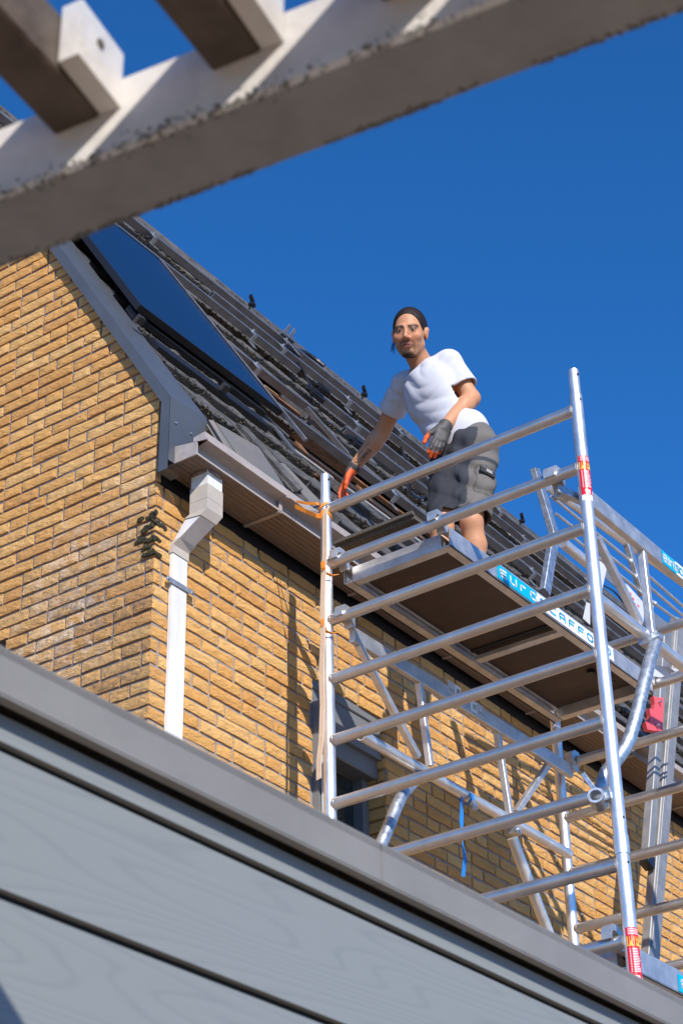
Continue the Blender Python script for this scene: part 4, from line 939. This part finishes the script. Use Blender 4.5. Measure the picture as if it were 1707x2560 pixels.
# ------------------------------------------------------------------ the worker (smooth-blended implicit figure, meshed as one surface)
class Field:
    def __init__(s, lo, hi, h):
        s.lo = np.array(lo, float); s.h = h; s.n = np.ceil((np.array(hi)-s.lo)/h).astype(int)+1
        s.F = np.full(s.n, 9., np.float32); s.ax = [s.lo[i]+h*np.arange(s.n[i]) for i in range(3)]
    def _sl(s, lo, hi):
        a = np.maximum(0, np.floor((np.array(lo)-s.lo)/s.h).astype(int)); b = np.minimum(s.n, np.ceil((np.array(hi)-s.lo)/s.h).astype(int)+1)
        if (b <= a).any(): return None
        sl = tuple(slice(a[i], b[i]) for i in range(3))
        return sl, np.meshgrid(*[s.ax[i][sl[i]] for i in range(3)], indexing='ij')
    def put(s, sl, d, k, mode):
        f = s.F[sl]
        if mode == 'sub':
            h = np.clip(.5-.5*(f+d)/k, 0, 1); s.F[sl] = f*(1-h)-d*h+k*h*(1-h)
        else:
            h = np.clip(.5+.5*(f-d)/k, 0, 1); s.F[sl] = f*(1-h)+d*h-k*h*(1-h)
    def cap(s, a, b, ra, rb=None, k=.02, mode='add', flat=None):
        rb = ra if rb is None else rb; a = np.array(a, float); b = np.array(b, float); R = max(ra, rb)+k+3*s.h
        r = s._sl(np.minimum(a, b)-R, np.maximum(a, b)+R)
        if r is None: return
        sl, (X, Y_, Z) = r; d = b-a; L2 = max(d@d, 1e-9)
        t = np.clip(((X-a[0])*d[0]+(Y_-a[1])*d[1]+(Z-a[2])*d[2])/L2, 0, 1)
        qx, qy, qz = X-a[0]-t*d[0], Y_-a[1]-t*d[1], Z-a[2]-t*d[2]
        if flat is not None:
            fn, ff = flat; fn = np.array(fn, float); dt = qx*fn[0]+qy*fn[1]+qz*fn[2]; e = dt*(1/ff-1)
            qx, qy, qz = qx+e*fn[0], qy+e*fn[1], qz+e*fn[2]
        dist = np.sqrt(qx**2+qy**2+qz**2)-(ra+(rb-ra)*t)
        s.put(sl, dist.astype(np.float32), k, mode)
    def ell(s, c, r, B=np.eye(3), k=.02, mode='add'):
        c = np.array(c, float); R = max(r)+k+3*s.h; q = s._sl(c-R, c+R)
        if q is None: return
        sl, (X, Y_, Z) = q; P_ = np.stack([X-c[0], Y_-c[1], Z-c[2]], -1)@np.array(B).T
        r = np.array(r); k0 = np.linalg.norm(P_/r, axis=-1); k1 = np.linalg.norm(P_/r**2, axis=-1)+1e-9
        s.put(sl, (k0*(k0-1)/k1).astype(np.float32), k, mode)
    def mesh(s):
        F = s.F; S = F < 0; n = F.shape; cell = [x-1 for x in n]
        acc = np.zeros(cell+[3], np.float32); cnt = np.zeros(cell, np.float32)
        for ax in range(3):
            sa = [slice(None)]*3; sb = [slice(None)]*3; sa[ax] = slice(0, -1); sb[ax] = slice(1, None)
            fa, fb = F[tuple(sa)], F[tuple(sb)]; cr = (fa < 0) != (fb < 0); t = np.where(cr, fa/(fa-fb+1e-12), 0)
            o = [i for i in range(3) if i != ax]
            for da in (0, 1):
                for db_ in (0, 1):
                    q = [slice(None)]*3; q[o[0]] = slice(da, da+cell[o[0]]); q[o[1]] = slice(db_, db_+cell[o[1]])
                    c_ = cr[tuple(q)]; tt = t[tuple(q)]
                    cnt += c_; acc[..., ax] += np.where(c_, tt, 0); acc[..., o[0]] += c_*da; acc[..., o[1]] += c_*db_
        act = cnt > 0; idx = -np.ones(cell, np.int64); idx[act] = np.arange(act.sum())
        pos = np.argwhere(act)+acc[act]/cnt[act][:, None]; V = s.lo+pos*s.h; Q = []
        for ax in range(3):
            sa = [slice(1, -1)]*3; sb = [slice(1, -1)]*3; sa[ax] = slice(0, -1); sb[ax] = slice(1, None)
            a = S[tuple(sa)]; b = S[tuple(sb)]; cr = a != b; w_ = np.argwhere(cr); fl = a[cr]
            o = [(ax+1) % 3, (ax+2) % 3]; base = w_.copy(); base[:, o[0]] += 1; base[:, o[1]] += 1
            def g_(d0, d1):
                q = base.copy(); q[:, o[0]] -= d0; q[:, o[1]] -= d1; return idx[q[:, 0], q[:, 1], q[:, 2]]
            quad = np.stack([g_(1, 1), g_(0, 1), g_(0, 0), g_(1, 0)], 1); quad[~fl] = quad[~fl][:, ::-1]; Q.append(quad)
        return V, np.concatenate(Q)
def fobj(fl, name, m, parent, col=None, smooth_it=1):
    V, Q = fl.mesh()
    Q = Q[(Q >= 0).all(1)]
    for _ in range(smooth_it):           # gentle Laplacian pass
        A = np.zeros_like(V); N = np.zeros(len(V))
        for i in range(4):
            a, b = Q[:, i], Q[:, (i+1) % 4]; np.add.at(A, a, V[b]); np.add.at(A, b, V[a]); np.add.at(N, a, 1); np.add.at(N, b, 1)
        N[N == 0] = 1; V = V*.4+.6*A/N[:, None]
    base = np.array(WL[parent.name]); me = bpy.data.meshes.new(name); o = bpy.data.objects.new(name, me); C.objects.link(o)
    me.from_pydata((V-base).tolist(), [], Q.tolist()); me.polygons.foreach_set('use_smooth', [True]*len(Q))
    if col is not None:
        c = np.concatenate([col(V), np.ones((len(V), 1))], 1).astype(np.float32)
        a = me.attributes.new('tone', 'FLOAT_COLOR', 'POINT'); a.data.foreach_set('color', c.ravel())
    me.materials.append(m); WL[o.name] = WL[parent.name]; o.parent = parent
    me.update(); return o
def vmat(name, rough, bump=0., bs=200., sss=0., spec=.5):
    m = mat(name, (.5,.5,.5), rough, bump=bump, bs=bs, spec=spec, bdist=.002); t = m.node_tree; b = t.nodes['Principled BSDF']
    a = t.nodes.new('ShaderNodeAttribute'); a.attribute_name = 'tone'; t.links.new(a.outputs['Color'], b.inputs['Base Color'])
    if sss: b.inputs['Subsurface Weight'].default_value = sss; b.inputs['Subsurface Scale'].default_value = .01; b.inputs['Subsurface Radius'].default_value = (1,.4,.2)
    return m
M_skin = vmat('skin', .52, .2, 250, .10, .32); M_glove = vmat('knit_glove', .6, .35, 260)
M_shirt = mat('white_cotton', (.53,.528,.57), .85, bump=.05, bs=40); M_hair = mat('dark_hair', (.020,.012,.008), .5, bump=.9, bs=70, stretch=(1,6,1), bdist=.004, spec=.25)
M_shorts = vmat('work_shorts', .9, .25, 160)
na = lambda v: np.array(v, float)
def J(px, py, y): return na(at(px, py, 'y', y))
J_ = dict(head=J(1024,836,1.20), neck=J(1054,912,1.22), chest=J(1078,985,1.18), belly=J(1118,1050,1.12), hips=J(1155,1110,1.06),
 Lsh=J(1121,907,1.07), Rsh=J(1012,958,1.38), Rel=J(956,1080,1.62), Rwr=J(880,1174,1.80), Lel=J(1178,996,.985), Lwr=J(1108,1070,1.05),
 Lhip=J(1192,1128,.985), Rhip=J(1118,1128,1.14), Lkn=J(1178,1305,1.0), Rkn=J(1105,1325,1.12))
J_['Lank'] = na((.86,1.04,-.16)); J_['Rank'] = na((.70,1.18,-.16))
man = thing('person', 'man in white t-shirt, grey shorts and orange gloves leaning from the scaffold platform', 'person', (.8, 1.08, ZD+.035))
nrmz = lambda v: v/np.linalg.norm(v)
up_ = nrmz(J_['neck']-J_['hips']); rt_ = nrmz(J_['Lsh']-J_['Rsh']); fwd = nrmz(np.cross(rt_, up_)); 
if fwd[0] > 0: fwd = -fwd
rt_ = nrmz(rt_-up_*(rt_@up_)); fwd = nrmz(fwd-rt_*(fwd@rt_)); BT = np.stack([rt_, fwd, up_])
# head frame: turned towards the viewer's left, chin down
hf = nrmz(na((-1.0,-.36,-.52))); hr = nrmz(np.cross(hf, (0.04,-.06,1))); hu = np.cross(hr, hf); BH = np.stack([hr, hf, hu]); HS = 1.09
def H(x, y, z): return J_['head']+(hr*x+hf*y+hu*z)*HS
def hand(fl, W, d, n, s, sc, curls, spread=.9):
    d = nrmz(d); n = nrmz(n-d*(n@d)); s = nrmz(np.cross(d, n))*s; tips = []
    for i, off in enumerate((.030, .010, -.010, -.028)):
        kn = W+d*(.088-abs(off)*.22-(.006 if i == 3 else 0))+s*off*spread; fl.cap(W+s*off*.55+d*.005, kn, .0175*sc, .0125*sc, .012)
        L = (.040, .045, .041, .032)[i]; p = kn; dd = d+s*off*2.2; dd = nrmz(dd); an = 0
        for j, f in enumerate((1, .68, .55)):
            an = curls[i]*(.5 if j == 0 else 1); c, s2 = math.cos(an), math.sin(an)
            nn = nrmz(n-dd*(n@dd)); dd = nrmz(dd*c+nn*s2); q = p+dd*L*f; r0_ = (.0105, .0098, .0090)[j]*sc*(.88 if i == 3 else 1); fl.cap(p, q, r0_, r0_*.92, .0035); p = q
        tips.append(p)
    b = W+d*.018+s*.022; m1 = W+d*.055+s*.052+n*.018; m2 = m1+nrmz(d*.85+s*.25+n*.35)*.032; m3 = m2+nrmz(d*.95+n*.35)*.026
    fl.cap(b, m1, .019*sc, .0135*sc, .012); fl.cap(m1, m2, .0125*sc, .0115*sc, .004); fl.cap(m2, m3, .0112*sc, .0098*sc, .004)
    return d, n, s
Wd = na(at(843,1240,'y',1.90))-J_['Rwr']; Ld = na(at(1084,1150,'y',1.07))-J_['Lwr']
RH = (J_['Rwr'], Wd, na(RT*.9-fw*.30-UP*.25), 1, (.25,.35,.45,.5)); LH = (J_['Lwr'], Ld, na((.55,.75,.1)), -1, (.30,.38,.42,.48))
b_ = Field((.20,.74,-.24), (1.30,2.02,1.52), .0055)
b_.ell(J_['chest'], (.125,.080,.16), BT, .04); b_.ell(J_['belly'], (.105,.078,.14), BT, .04); b_.ell(J_['hips'], (.125,.090,.10), BT, .04)
b_.cap(J_['neck']-up_*.06, H(0,-.012,-.05), .060, .054, .03); b_.cap(J_['neck']-up_*.06, J_['Lsh'], .038, .040, .03); b_.cap(J_['neck']-up_*.06, J_['Rsh'], .038, .040, .03)
def limb(fl, pts, rs_, k=.02):
    for i in range(len(pts)-1): fl.cap(pts[i], pts[i+1], rs_[i], rs_[i+1], k)
def arm(sh, el_, wr):
    m = el_+(wr-el_)*.25; u_ = sh+(el_-sh)*.5
    limb(b_, [sh, u_, el_], [.046,.047,.041]); limb(b_, [el_, m, wr], [.042,.045,.028])
arm(J_['Lsh'], J_['Lel'], J_['Lwr']); arm(J_['Rsh'], J_['Rel'], J_['Rwr'])
def leg(hp, kn, an):
    cf = kn+(an-kn)*.28+na((.02,.0,0)); limb(b_, [hp, hp+(kn-hp)*.5, kn], [.070,.064,.054], .02); limb(b_, [kn, cf, an], [.051,.054,.034], .02)
    b_.cap(an+na((.03,0,-.02)), an+na((-.15,-.03,-.045)), .032, .026, .02)
leg(J_['Lhip'], J_['Lkn'], J_['Lank']); leg(J_['Rhip'], J_['Rkn'], J_['Rank'])
hand(b_, *RH[:3], RH[3], .8, RH[4]); hand(b_, *LH[:3], LH[3], .8, LH[4])
# head
e_ = lambda c, r, k=.015, mode='add': b_.ell(H(*c), [x*HS for x in r], BH, k, mode)
e_((0,-.018,.032), (.074,.094,.092), .02); e_((0,.030,-.028), (.062,.062,.082), .03); e_((0,.060,-.098), (.024,.022,.020), .02)
for sg in (-1, 1):
    b_.cap(H(sg*.050,.005,-.052), H(sg*.018,.056,-.098), .018, .016, .02); e_((sg*.040,.062,-.022), (.024,.020,.020), .018)
    e_((sg*.030,.0985,.008), (.019,.011,.012), .010, 'sub'); e_((sg*.030,.0765,.006), (.0155,.0130,.0130), .004); e_((sg*.030,.0925,.0045), (.0135,.0075,.0042), .003, 'sub')
    b_.cap(H(sg*.012,.084,.028), H(sg*.046,.070,.026), .0075, .006, .012)
    e_((sg*.0115,.0975,-.032), (.0085,.010,.007), .006); e_((sg*.076,-.006,-.004), (.0085,.018,.030), .006); e_((sg*.081,-.012,.012), (.008,.016,.016), .004)
b_.cap(H(0,.086,.016), H(0,.107,-.026), .0062, .0110, .010); b_.cap(H(-.020,.082,-.058), H(.020,.082,-.058), .0075, .0075, .008)
b_.cap(H(-.012,.0885,-.057), H(.012,.0885,-.057), .0052, .0052, .003); b_.cap(H(-.014,.0865,-.0705), H(.014,.0865,-.0705), .0062, .0062, .004)
b_.cap(H(-.017,.0945,-.0635), H(.017,.0945,-.0635), .0042, .0042, .002, 'sub')
def skincol(V):
    q = (V-J_['head'])@BH.T/HS; x, y, z = q.T; n = len(V); c = np.tile(na((.53,.255,.135)), (n, 1))
    rn = np.sin(V[:, 0]*310+V[:, 1]*170)*np.sin(V[:, 2]*290+V[:, 1]*90)*.5+.5
    c *= (1+.06*(rn-.5))[:, None]
    inh = (np.abs(x) < .12) & (np.abs(z) < .2) & (y > -.02)
    def mix(msk, col, a):
        a = np.clip(a, 0, 1)*msk; c[:] = c*(1-a[:, None])+na(col)*a[:, None]
    red = np.exp(-((np.abs(x)-.040)/.02)**2-((z+.028)/.02)**2)*.45+np.exp(-(x/.014)**2-((z+.028)/.014)**2)*.35; mix(inh & (y > .05), (.56,.17,.09), red)
    bd = np.clip(1-((x/.038)**2+((z+.112)/.032)**2)**2, 0, 1)*.98; mus = np.exp(-((z+.0475)/.007)**2)*(np.abs(x) < .032)*(y > .06)*.85
    side = np.exp(-((np.abs(x)-.030)/.006)**2)*((z < -.048) & (z > -.098))*(y > .05)*.6; jaw = ((z < -.06) & (y > -.01)).astype(float)*.22
    mix(inh, (.022,.013,.009), np.maximum.reduce([bd*(y > .03), mus, side, jaw]))
    lips = np.exp(-((z+.0625)/.0095)**6)*(np.abs(x) < .021)*(y > .078); mix(inh, (.36,.11,.085), lips*.9)
    mouth = np.exp(-((z+.0635)/.0032)**2)*(np.abs(x) < .016)*(y > .07); mix(inh, (.06,.015,.012), mouth)
    sock = np.exp(-((np.abs(x)-.029)/.017)**2-((z-.010)/.0105)**2)*(y > .04); mix(inh, (.17,.065,.035), sock*.72)  # shade in the eye sockets painted into the skin tone
    nsd = np.exp(-((np.abs(x)-.014)/.0045)**2-((z+.012)/.018)**2)*(y > .05); mix(inh, (.26,.10,.055), nsd*.5)  # nose flanks darkened as painted shading
    nl = np.exp(-((np.abs(x)-.026-.35*np.clip(-z-.03, 0, 1))/.003)**2)*((z < -.028) & (z > -.062))*(y > .04); mix(inh, (.22,.085,.05), nl*.6)  # shading of the nose-to-mouth folds, painted
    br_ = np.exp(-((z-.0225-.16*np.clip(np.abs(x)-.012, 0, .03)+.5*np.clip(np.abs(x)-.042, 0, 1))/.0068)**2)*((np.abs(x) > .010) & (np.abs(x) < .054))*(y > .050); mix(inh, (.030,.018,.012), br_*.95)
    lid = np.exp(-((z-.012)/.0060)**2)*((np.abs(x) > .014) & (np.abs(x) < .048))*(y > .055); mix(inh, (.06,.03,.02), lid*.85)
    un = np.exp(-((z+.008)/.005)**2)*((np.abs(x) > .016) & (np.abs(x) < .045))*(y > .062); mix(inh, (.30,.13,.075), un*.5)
    for k_ in (.050, .062, .073): mix(inh & (np.abs(x) < .04) & (y > .04), (.36,.155,.08), np.exp(-((z-k_-x*x*3)/.0018)**2)*.5)
    stub = ((z > .03) & (np.abs(x) > .058) & (y < .05)).astype(float)*.6; mix((np.abs(x) < .1) & (np.abs(z) < .2), (.04,.026,.018), stub)
    return c
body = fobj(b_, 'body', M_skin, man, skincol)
M_eye = mat('eye_white', (.13,.10,.085), .25); M_iris = mat('iris_brown', (.015,.010,.007), .15)
for sg in (-1, 1):
    ey = MB(); ey.sphere(H(sg*.030,.0758,.0045), .0122*HS, 14, 10); eo = ey.build('eye', M_eye, man, smooth=True)
    ir = MB(); ir.sphere(H(sg*.030-.001,.0842,.0045), .0058, 12, 8); ir.build('iris', M_iris, eo, smooth=True)
# hair pulled back into a tail
hf_ = Field(J_['head']-.17, J_['head']+.17, .004)
hh = lambda c, r, k=.01, mode='add': hf_.ell(H(*c), [x*HS for x in r], BH, k, mode)
hh((0,-.020,.034), (.0795,.0985,.0975)); hh((0,-.085,-.010), (.045,.035,.05), .02)
hf_.ell(H(0,.100,.018), [.069*HS, .098*HS, .074*HS], BH, .010, 'sub'); hf_.ell(H(0,.06,-.085), [.12*HS, .16*HS, .088*HS], BH, .012, 'sub')
for sg in (-1, 1): hf_.ell(H(sg*.085,.0,-.004), [.022, .024, .034], BH, .006, 'sub')
sgw = 1 if (H(.08,0,0)-J_['head'])@na(RT) < 0 else -1
P0 = H(0,-.10,-.01); P1_ = H(0,-.105,-.08)
hf_.cap(P0, P1_, .022, .012, .01)
ho = fobj(hf_, 'hair', M_hair, man)
wi = MB()
for i in range(11):
    s0_ = H(sgw*.078, -.03+random.uniform(-.012,.012), -.02+random.uniform(-.02,.02)); a = s0_
    pts = [Vector(a), Vector(a+hr*sgw*random.uniform(.004,.020)-hu*.03), Vector(a+hr*sgw*random.uniform(.002,.028)-hu*random.uniform(.045,.07))]
    wi.poly(pts, .0009, 5)
wi.build('hair_wisps', M_hair, ho)
# gloves
def gl_col(W, d, n, s, back_end, off):
    def f(V):
        q = V-W; a = q@d; c_ = q@n-off; sd = q@s; org = 1/(1+np.exp(-((c_+.003+np.clip(a-back_end, 0, 1)*.5+np.clip(sd-.030, 0, 1)*.25))*600)); org[a < .0] = 0
        st = (np.sin(a*300)*.5+.5)*.12
        return na((.78,.105,.012))*(org*(1-st))[:, None]+na((.062,.056,.052))*(1-org)[:, None]
    return f
for nm_, hd, el_, be, of2 in (('R', RH, J_['Rel'], .12, .006), ('L', LH, J_['Lel'], .165, .022)):
    W = hd[0]; g_ = Field(W-.22, W+.24, .0032); d, n, s2 = hand(g_, hd[0], hd[1], hd[2], hd[3], 1.04, hd[4], .8)
    ad = nrmz(el_-W); g_.cap(W+ad*.022, W+d*.01, .0335, .030, .008); g_.cap(W+ad*.020, W+ad*.024, .0365, .0365, .003)
    q = g_._sl(g_.lo, g_.lo+1); sl, (X, Y2, Z) = q; pl2 = ((X-W[0])*ad[0]+(Y2-W[1])*ad[1]+(Z-W[2])*ad[2])-.030; g_.F = np.maximum(g_.F, pl2.astype(np.float32))
    fobj(g_, 'glove', M_glove, man, gl_col(W, d, n, s2, be, of2))
# t-shirt
sh_ = Field((.44,.78,.52), (1.24,1.68,1.40), .0055)
sh_.ell(J_['chest'], (.160,.106,.190), BT, .05); sh_.ell(J_['belly']+up_*.01, (.143,.103,.18), BT, .05); sh_.ell(J_['hips']+up_*.02, (.176,.134,.15), BT, .05)
nb = J_['neck']-up_*.055
for sd, sh, el_, en in ((1, J_['Lsh'], J_['Lel'], .74), (-1, J_['Rsh'], J_['Rel'], .60)):
    sh_.cap(nb, sh, .052, .057, .04); sh_.cap(sh, sh+(el_-sh)*en, .061, .071, .03)
X, Y2, Z = np.meshgrid(*sh_.ax, indexing='ij'); rel = np.stack([X, Y2, Z], -1)-J_['belly']; a_ = rel@rt_; c_ = rel@up_; f_ = rel@fwd
def fan(c0, n_, amp, rr, ph):
    px_ = (rel@rt_)-((c0-J_['belly'])@rt_); pz_ = (rel@up_)-((c0-J_['belly'])@up_); r_ = np.sqrt(px_**2+pz_**2); th_ = np.arctan2(pz_, px_)
    q_ = np.sin(th_*n_+ph+3*r_*9); return amp*(1-np.abs(q_)**.7*1.6)*np.exp(-((r_-.10)/rr)**2)*np.clip((r_-.045)/.06, 0, 1)*(f_ > -.03)
wr_ = fan(J_['Lsh']-up_*.11-rt_*.005, 4, .0036, .12, .4)+fan(J_['Rsh']-up_*.10+rt_*.02, 5, .0035, .11, 1.2)
env = np.exp(-((c_-.0)/.12)**2)
wr_ += env*.0040*(1-2*np.abs(np.sin(24*(c_+.32*a_+.05*np.sin(14*a_+1)))))*(.55+.45*np.sin(9*a_+2))
wr_ += .0035*(1-2*np.abs(np.sin(19*(a_*.9-c_*.35+.04*np.sin(12*c_)))))*np.exp(-((c_+.13)/.10)**2)
wr_ += .003*np.sin(15*a_+6*c_)+.0022*(1-2*np.abs(np.sin(33*(c_*.75+a_*.55)+2.5*np.sin(8*a_+1)+1.2*np.sin(17*c_))))*(.5+.5*np.sin(6*c_+9*a_))
fo_ = sh_.F+wr_.astype(np.float32)
inn = fo_+.011
def clipp(F_, p, nn): return np.maximum(F_, ((X-p[0])*nn[0]+(Y2-p[1])*nn[1]+(Z-p[2])*nn[2]).astype(np.float32))
Fs = np.maximum(fo_, -inn)
# sleeve ends
for sh, el_, en in ((J_['Lsh'], J_['Lel'], .70), (J_['Rsh'], J_['Rel'], .58)):
    dr = nrmz(el_-sh); p = sh+(el_-sh)*en; near = (((X-p[0])**2+(Y2-p[1])**2+(Z-p[2])**2) < .19**2)
    pd_ = ((X-p[0])*dr[0]+(Y2-p[1])*dr[1]+(Z-p[2])*dr[2]); lat = np.sqrt(np.maximum(0, (X-p[0])**2+(Y2-p[1])**2+(Z-p[2])**2-pd_**2))
    Fs = np.where(near & (pd_ > -.01) & (lat < .10), np.maximum(Fs, pd_), Fs)
hem = J_['hips']+up_*-.065; Fs = clipp(Fs, hem, -nrmz(up_+rt_*-.10+fwd*.16))
ncp = J_['neck']+fwd*.025+up_*-.02
dn = np.sqrt((((np.stack([X, Y2, Z], -1)-ncp)@BT.T/na((.074,.082,.072)))**2).sum(-1))-1
Fs = np.maximum(Fs, -(dn*.07).astype(np.float32))
sh_.F = Fs.astype(np.float32); so_ = fobj(sh_, 't_shirt', M_shirt, man)
# shorts
st_ = Field((.48,.80,.14), (1.12,1.36,.86), .0055)
st_.ell(J_['hips']+up_*.0, (.165,.122,.13), BT, .04); st_.ell(J_['hips']-up_*.07, (.165,.125,.10), BT, .05)
LT = (J_['Lhip'], J_['Lhip']+(J_['Lkn']-J_['Lhip'])*1.0); RTg = (J_['Rhip'], J_['Rhip']+(J_['Rkn']-J_['Rhip'])*1.0)
st_.cap(LT[0], LT[1], .104, .092, .035); st_.cap(RTg[0]+rt_*.02, RTg[1], .086, .078, .035)
pk = LT[0]+(LT[1]-LT[0])*.56; out_ = nrmz(na((-.35,-1,.05))); tdir = nrmz(LT[1]-LT[0]); out_ = nrmz(out_-tdir*(out_@tdir)); sid = np.cross(tdir, out_)
BP_ = np.stack([sid, out_, -tdir]); st_.ell(pk+out_*.080, (.062,.030,.085), BP_, .012)
X, Y2, Z = np.meshgrid(*st_.ax, indexing='ij'); P3 = np.stack([X, Y2, Z], -1)
rel = P3-J_['hips']; a_ = rel@rt_; c_ = rel@up_
wr_ = .0022*(1-2*np.abs(np.sin(26*(c_*.9+a_*.35)+3*np.sin(9*a_))))+.003*np.sin(48*(c_*.8+a_*.5)+4*np.sin(11*a_))+.003*np.sin(85*(c_*.4-a_*.9)+3*np.sin(17*c_)); fo_ = st_.F+wr_.astype(np.float32)
Fs = np.maximum(fo_, -(fo_+.011))
for a, b, en in ((LT[0], LT[1], .93), (RTg[0], RTg[1], .95)):
    dr = nrmz(b-a); p = a+(b-a)*en; pd_ = (P3-p)@dr; lat = np.sqrt(np.maximum(0, ((P3-p)**2).sum(-1)-pd_**2)); Fs = np.where((pd_ > -.01) & (lat < .15), np.maximum(Fs, pd_), Fs)
Fs = clipp(Fs, J_['hips']+up_*.05, up_); st_.F = Fs.astype(np.float32)
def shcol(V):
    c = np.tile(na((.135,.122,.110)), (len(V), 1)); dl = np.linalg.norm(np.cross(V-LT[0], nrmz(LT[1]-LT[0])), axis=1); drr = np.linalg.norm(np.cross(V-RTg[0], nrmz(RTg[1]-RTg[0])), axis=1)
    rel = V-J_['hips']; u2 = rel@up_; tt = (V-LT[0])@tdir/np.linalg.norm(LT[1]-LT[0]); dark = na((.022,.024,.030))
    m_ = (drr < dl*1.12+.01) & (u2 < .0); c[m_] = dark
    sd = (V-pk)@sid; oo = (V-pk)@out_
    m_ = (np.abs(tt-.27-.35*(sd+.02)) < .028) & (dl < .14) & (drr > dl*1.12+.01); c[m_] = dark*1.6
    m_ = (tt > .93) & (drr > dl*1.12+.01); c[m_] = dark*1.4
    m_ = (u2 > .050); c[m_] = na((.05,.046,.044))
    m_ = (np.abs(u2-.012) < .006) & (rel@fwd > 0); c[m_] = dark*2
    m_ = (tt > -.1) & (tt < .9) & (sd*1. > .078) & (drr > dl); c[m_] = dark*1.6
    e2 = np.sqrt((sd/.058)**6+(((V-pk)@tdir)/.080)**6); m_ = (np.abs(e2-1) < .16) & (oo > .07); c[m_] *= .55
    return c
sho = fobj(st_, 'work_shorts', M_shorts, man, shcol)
# cargo pocket flap and badge
m = MB(); pf = pk+out_*.112-tdir*.040+sid*.010; m.box(pf, (.088,.012,.034), sid, out_, -tdir, .004); m.build('pocket_flap', mat('flap_dark', (.03,.03,.032), .8), sho)
m = MB(); m.box(pf+out_*.0085+sid*-.004, (.034,.004,.018), sid, out_, -tdir, .001); m.build('badge', mat('badge_grey', (.30,.30,.29), .6), sho)
# boots
for an in (J_['Lank'], J_['Rank']):
    s3 = Field(an-.26, an+.22, .006); s3.cap(an+na((.01,0,.05)), an+na((.01,0,-.02)), .050, .050, .02); s3.cap(an+na((.02,0,-.035)), an+na((-.17,-.035,-.045)), .045, .040, .02)
    q = s3._sl(s3.lo, s3.lo+1)[1][2]; s3.F = np.maximum(s3.F, np.maximum((ZD+.032)-q, q-(an[2]+.075)).astype(np.float32)); fobj(s3, 'work_boot', M_black, man)
# forearm lettering
fa = J_['Rel']+(J_['Rwr']-J_['Rel'])*.40; fb_ = J_['Rel']+(J_['Rwr']-J_['Rel'])*.90; axd = nrmz(fb_-fa); Lf = np.linalg.norm(fb_-fa)
tocam = nrmz(na(CAM)-fa); tocam = nrmz(tocam-axd*(tocam@axd)); lat_ = np.cross(axd, tocam)
from mathutils.bvhtree import BVHTree
bv = BVHTree.FromPolygons([v.co for v in body.data.vertices], [tuple(p.vertices) for p in body.data.polygons])
def tat(u, v):
    # u runs from the wrist up to the elbow, v across
    v = -v; c0 = fb_+(fa-fb_)*u; dr = nrmz(tocam*math.cos(v)-lat_*math.sin(v)*1.); o0 = Vector(c0+dr*.12)-WL[man.name]
    h_ = bv.ray_cast(o0, Vector(-dr)); p = h_[0] if h_[0] else Vector(c0+dr*.04)-WL[man.name]
    return p+WL[man.name]+Vector(dr)*.0016
m = MB(); write(m, 'Mama', tat, .10, -.36, .15, .75, .05, .045)
ol = [(.02,-.3),(.10,-.62),(.45,-.72),(.80,-.60),(.97,-.2),(1.05,.35),(.85,.62),(.62,.50),(.40,.62),(.10,.5),(.02,.1),(.02,-.3)]
for a, b in zip(ol[:-1], ol[1:]):
    n_ = 4
    for i in range(n_):
        q = [(a[0]+(b[0]-a[0])*(i+t)/n_, a[1]+(b[1]-a[1])*(i+t)/n_) for t in (0, 1)]; m.add([tat(q[0][0], q[0][1]), tat(q[1][0], q[1][1]), tat(q[1][0]+.012, q[1][1]+.05), tat(q[0][0]+.012, q[0][1]+.05)], [(0,1,2,3)])
m.build('forearm_tattoo', mat('tattoo_ink', (.075,.05,.042), .5), man)
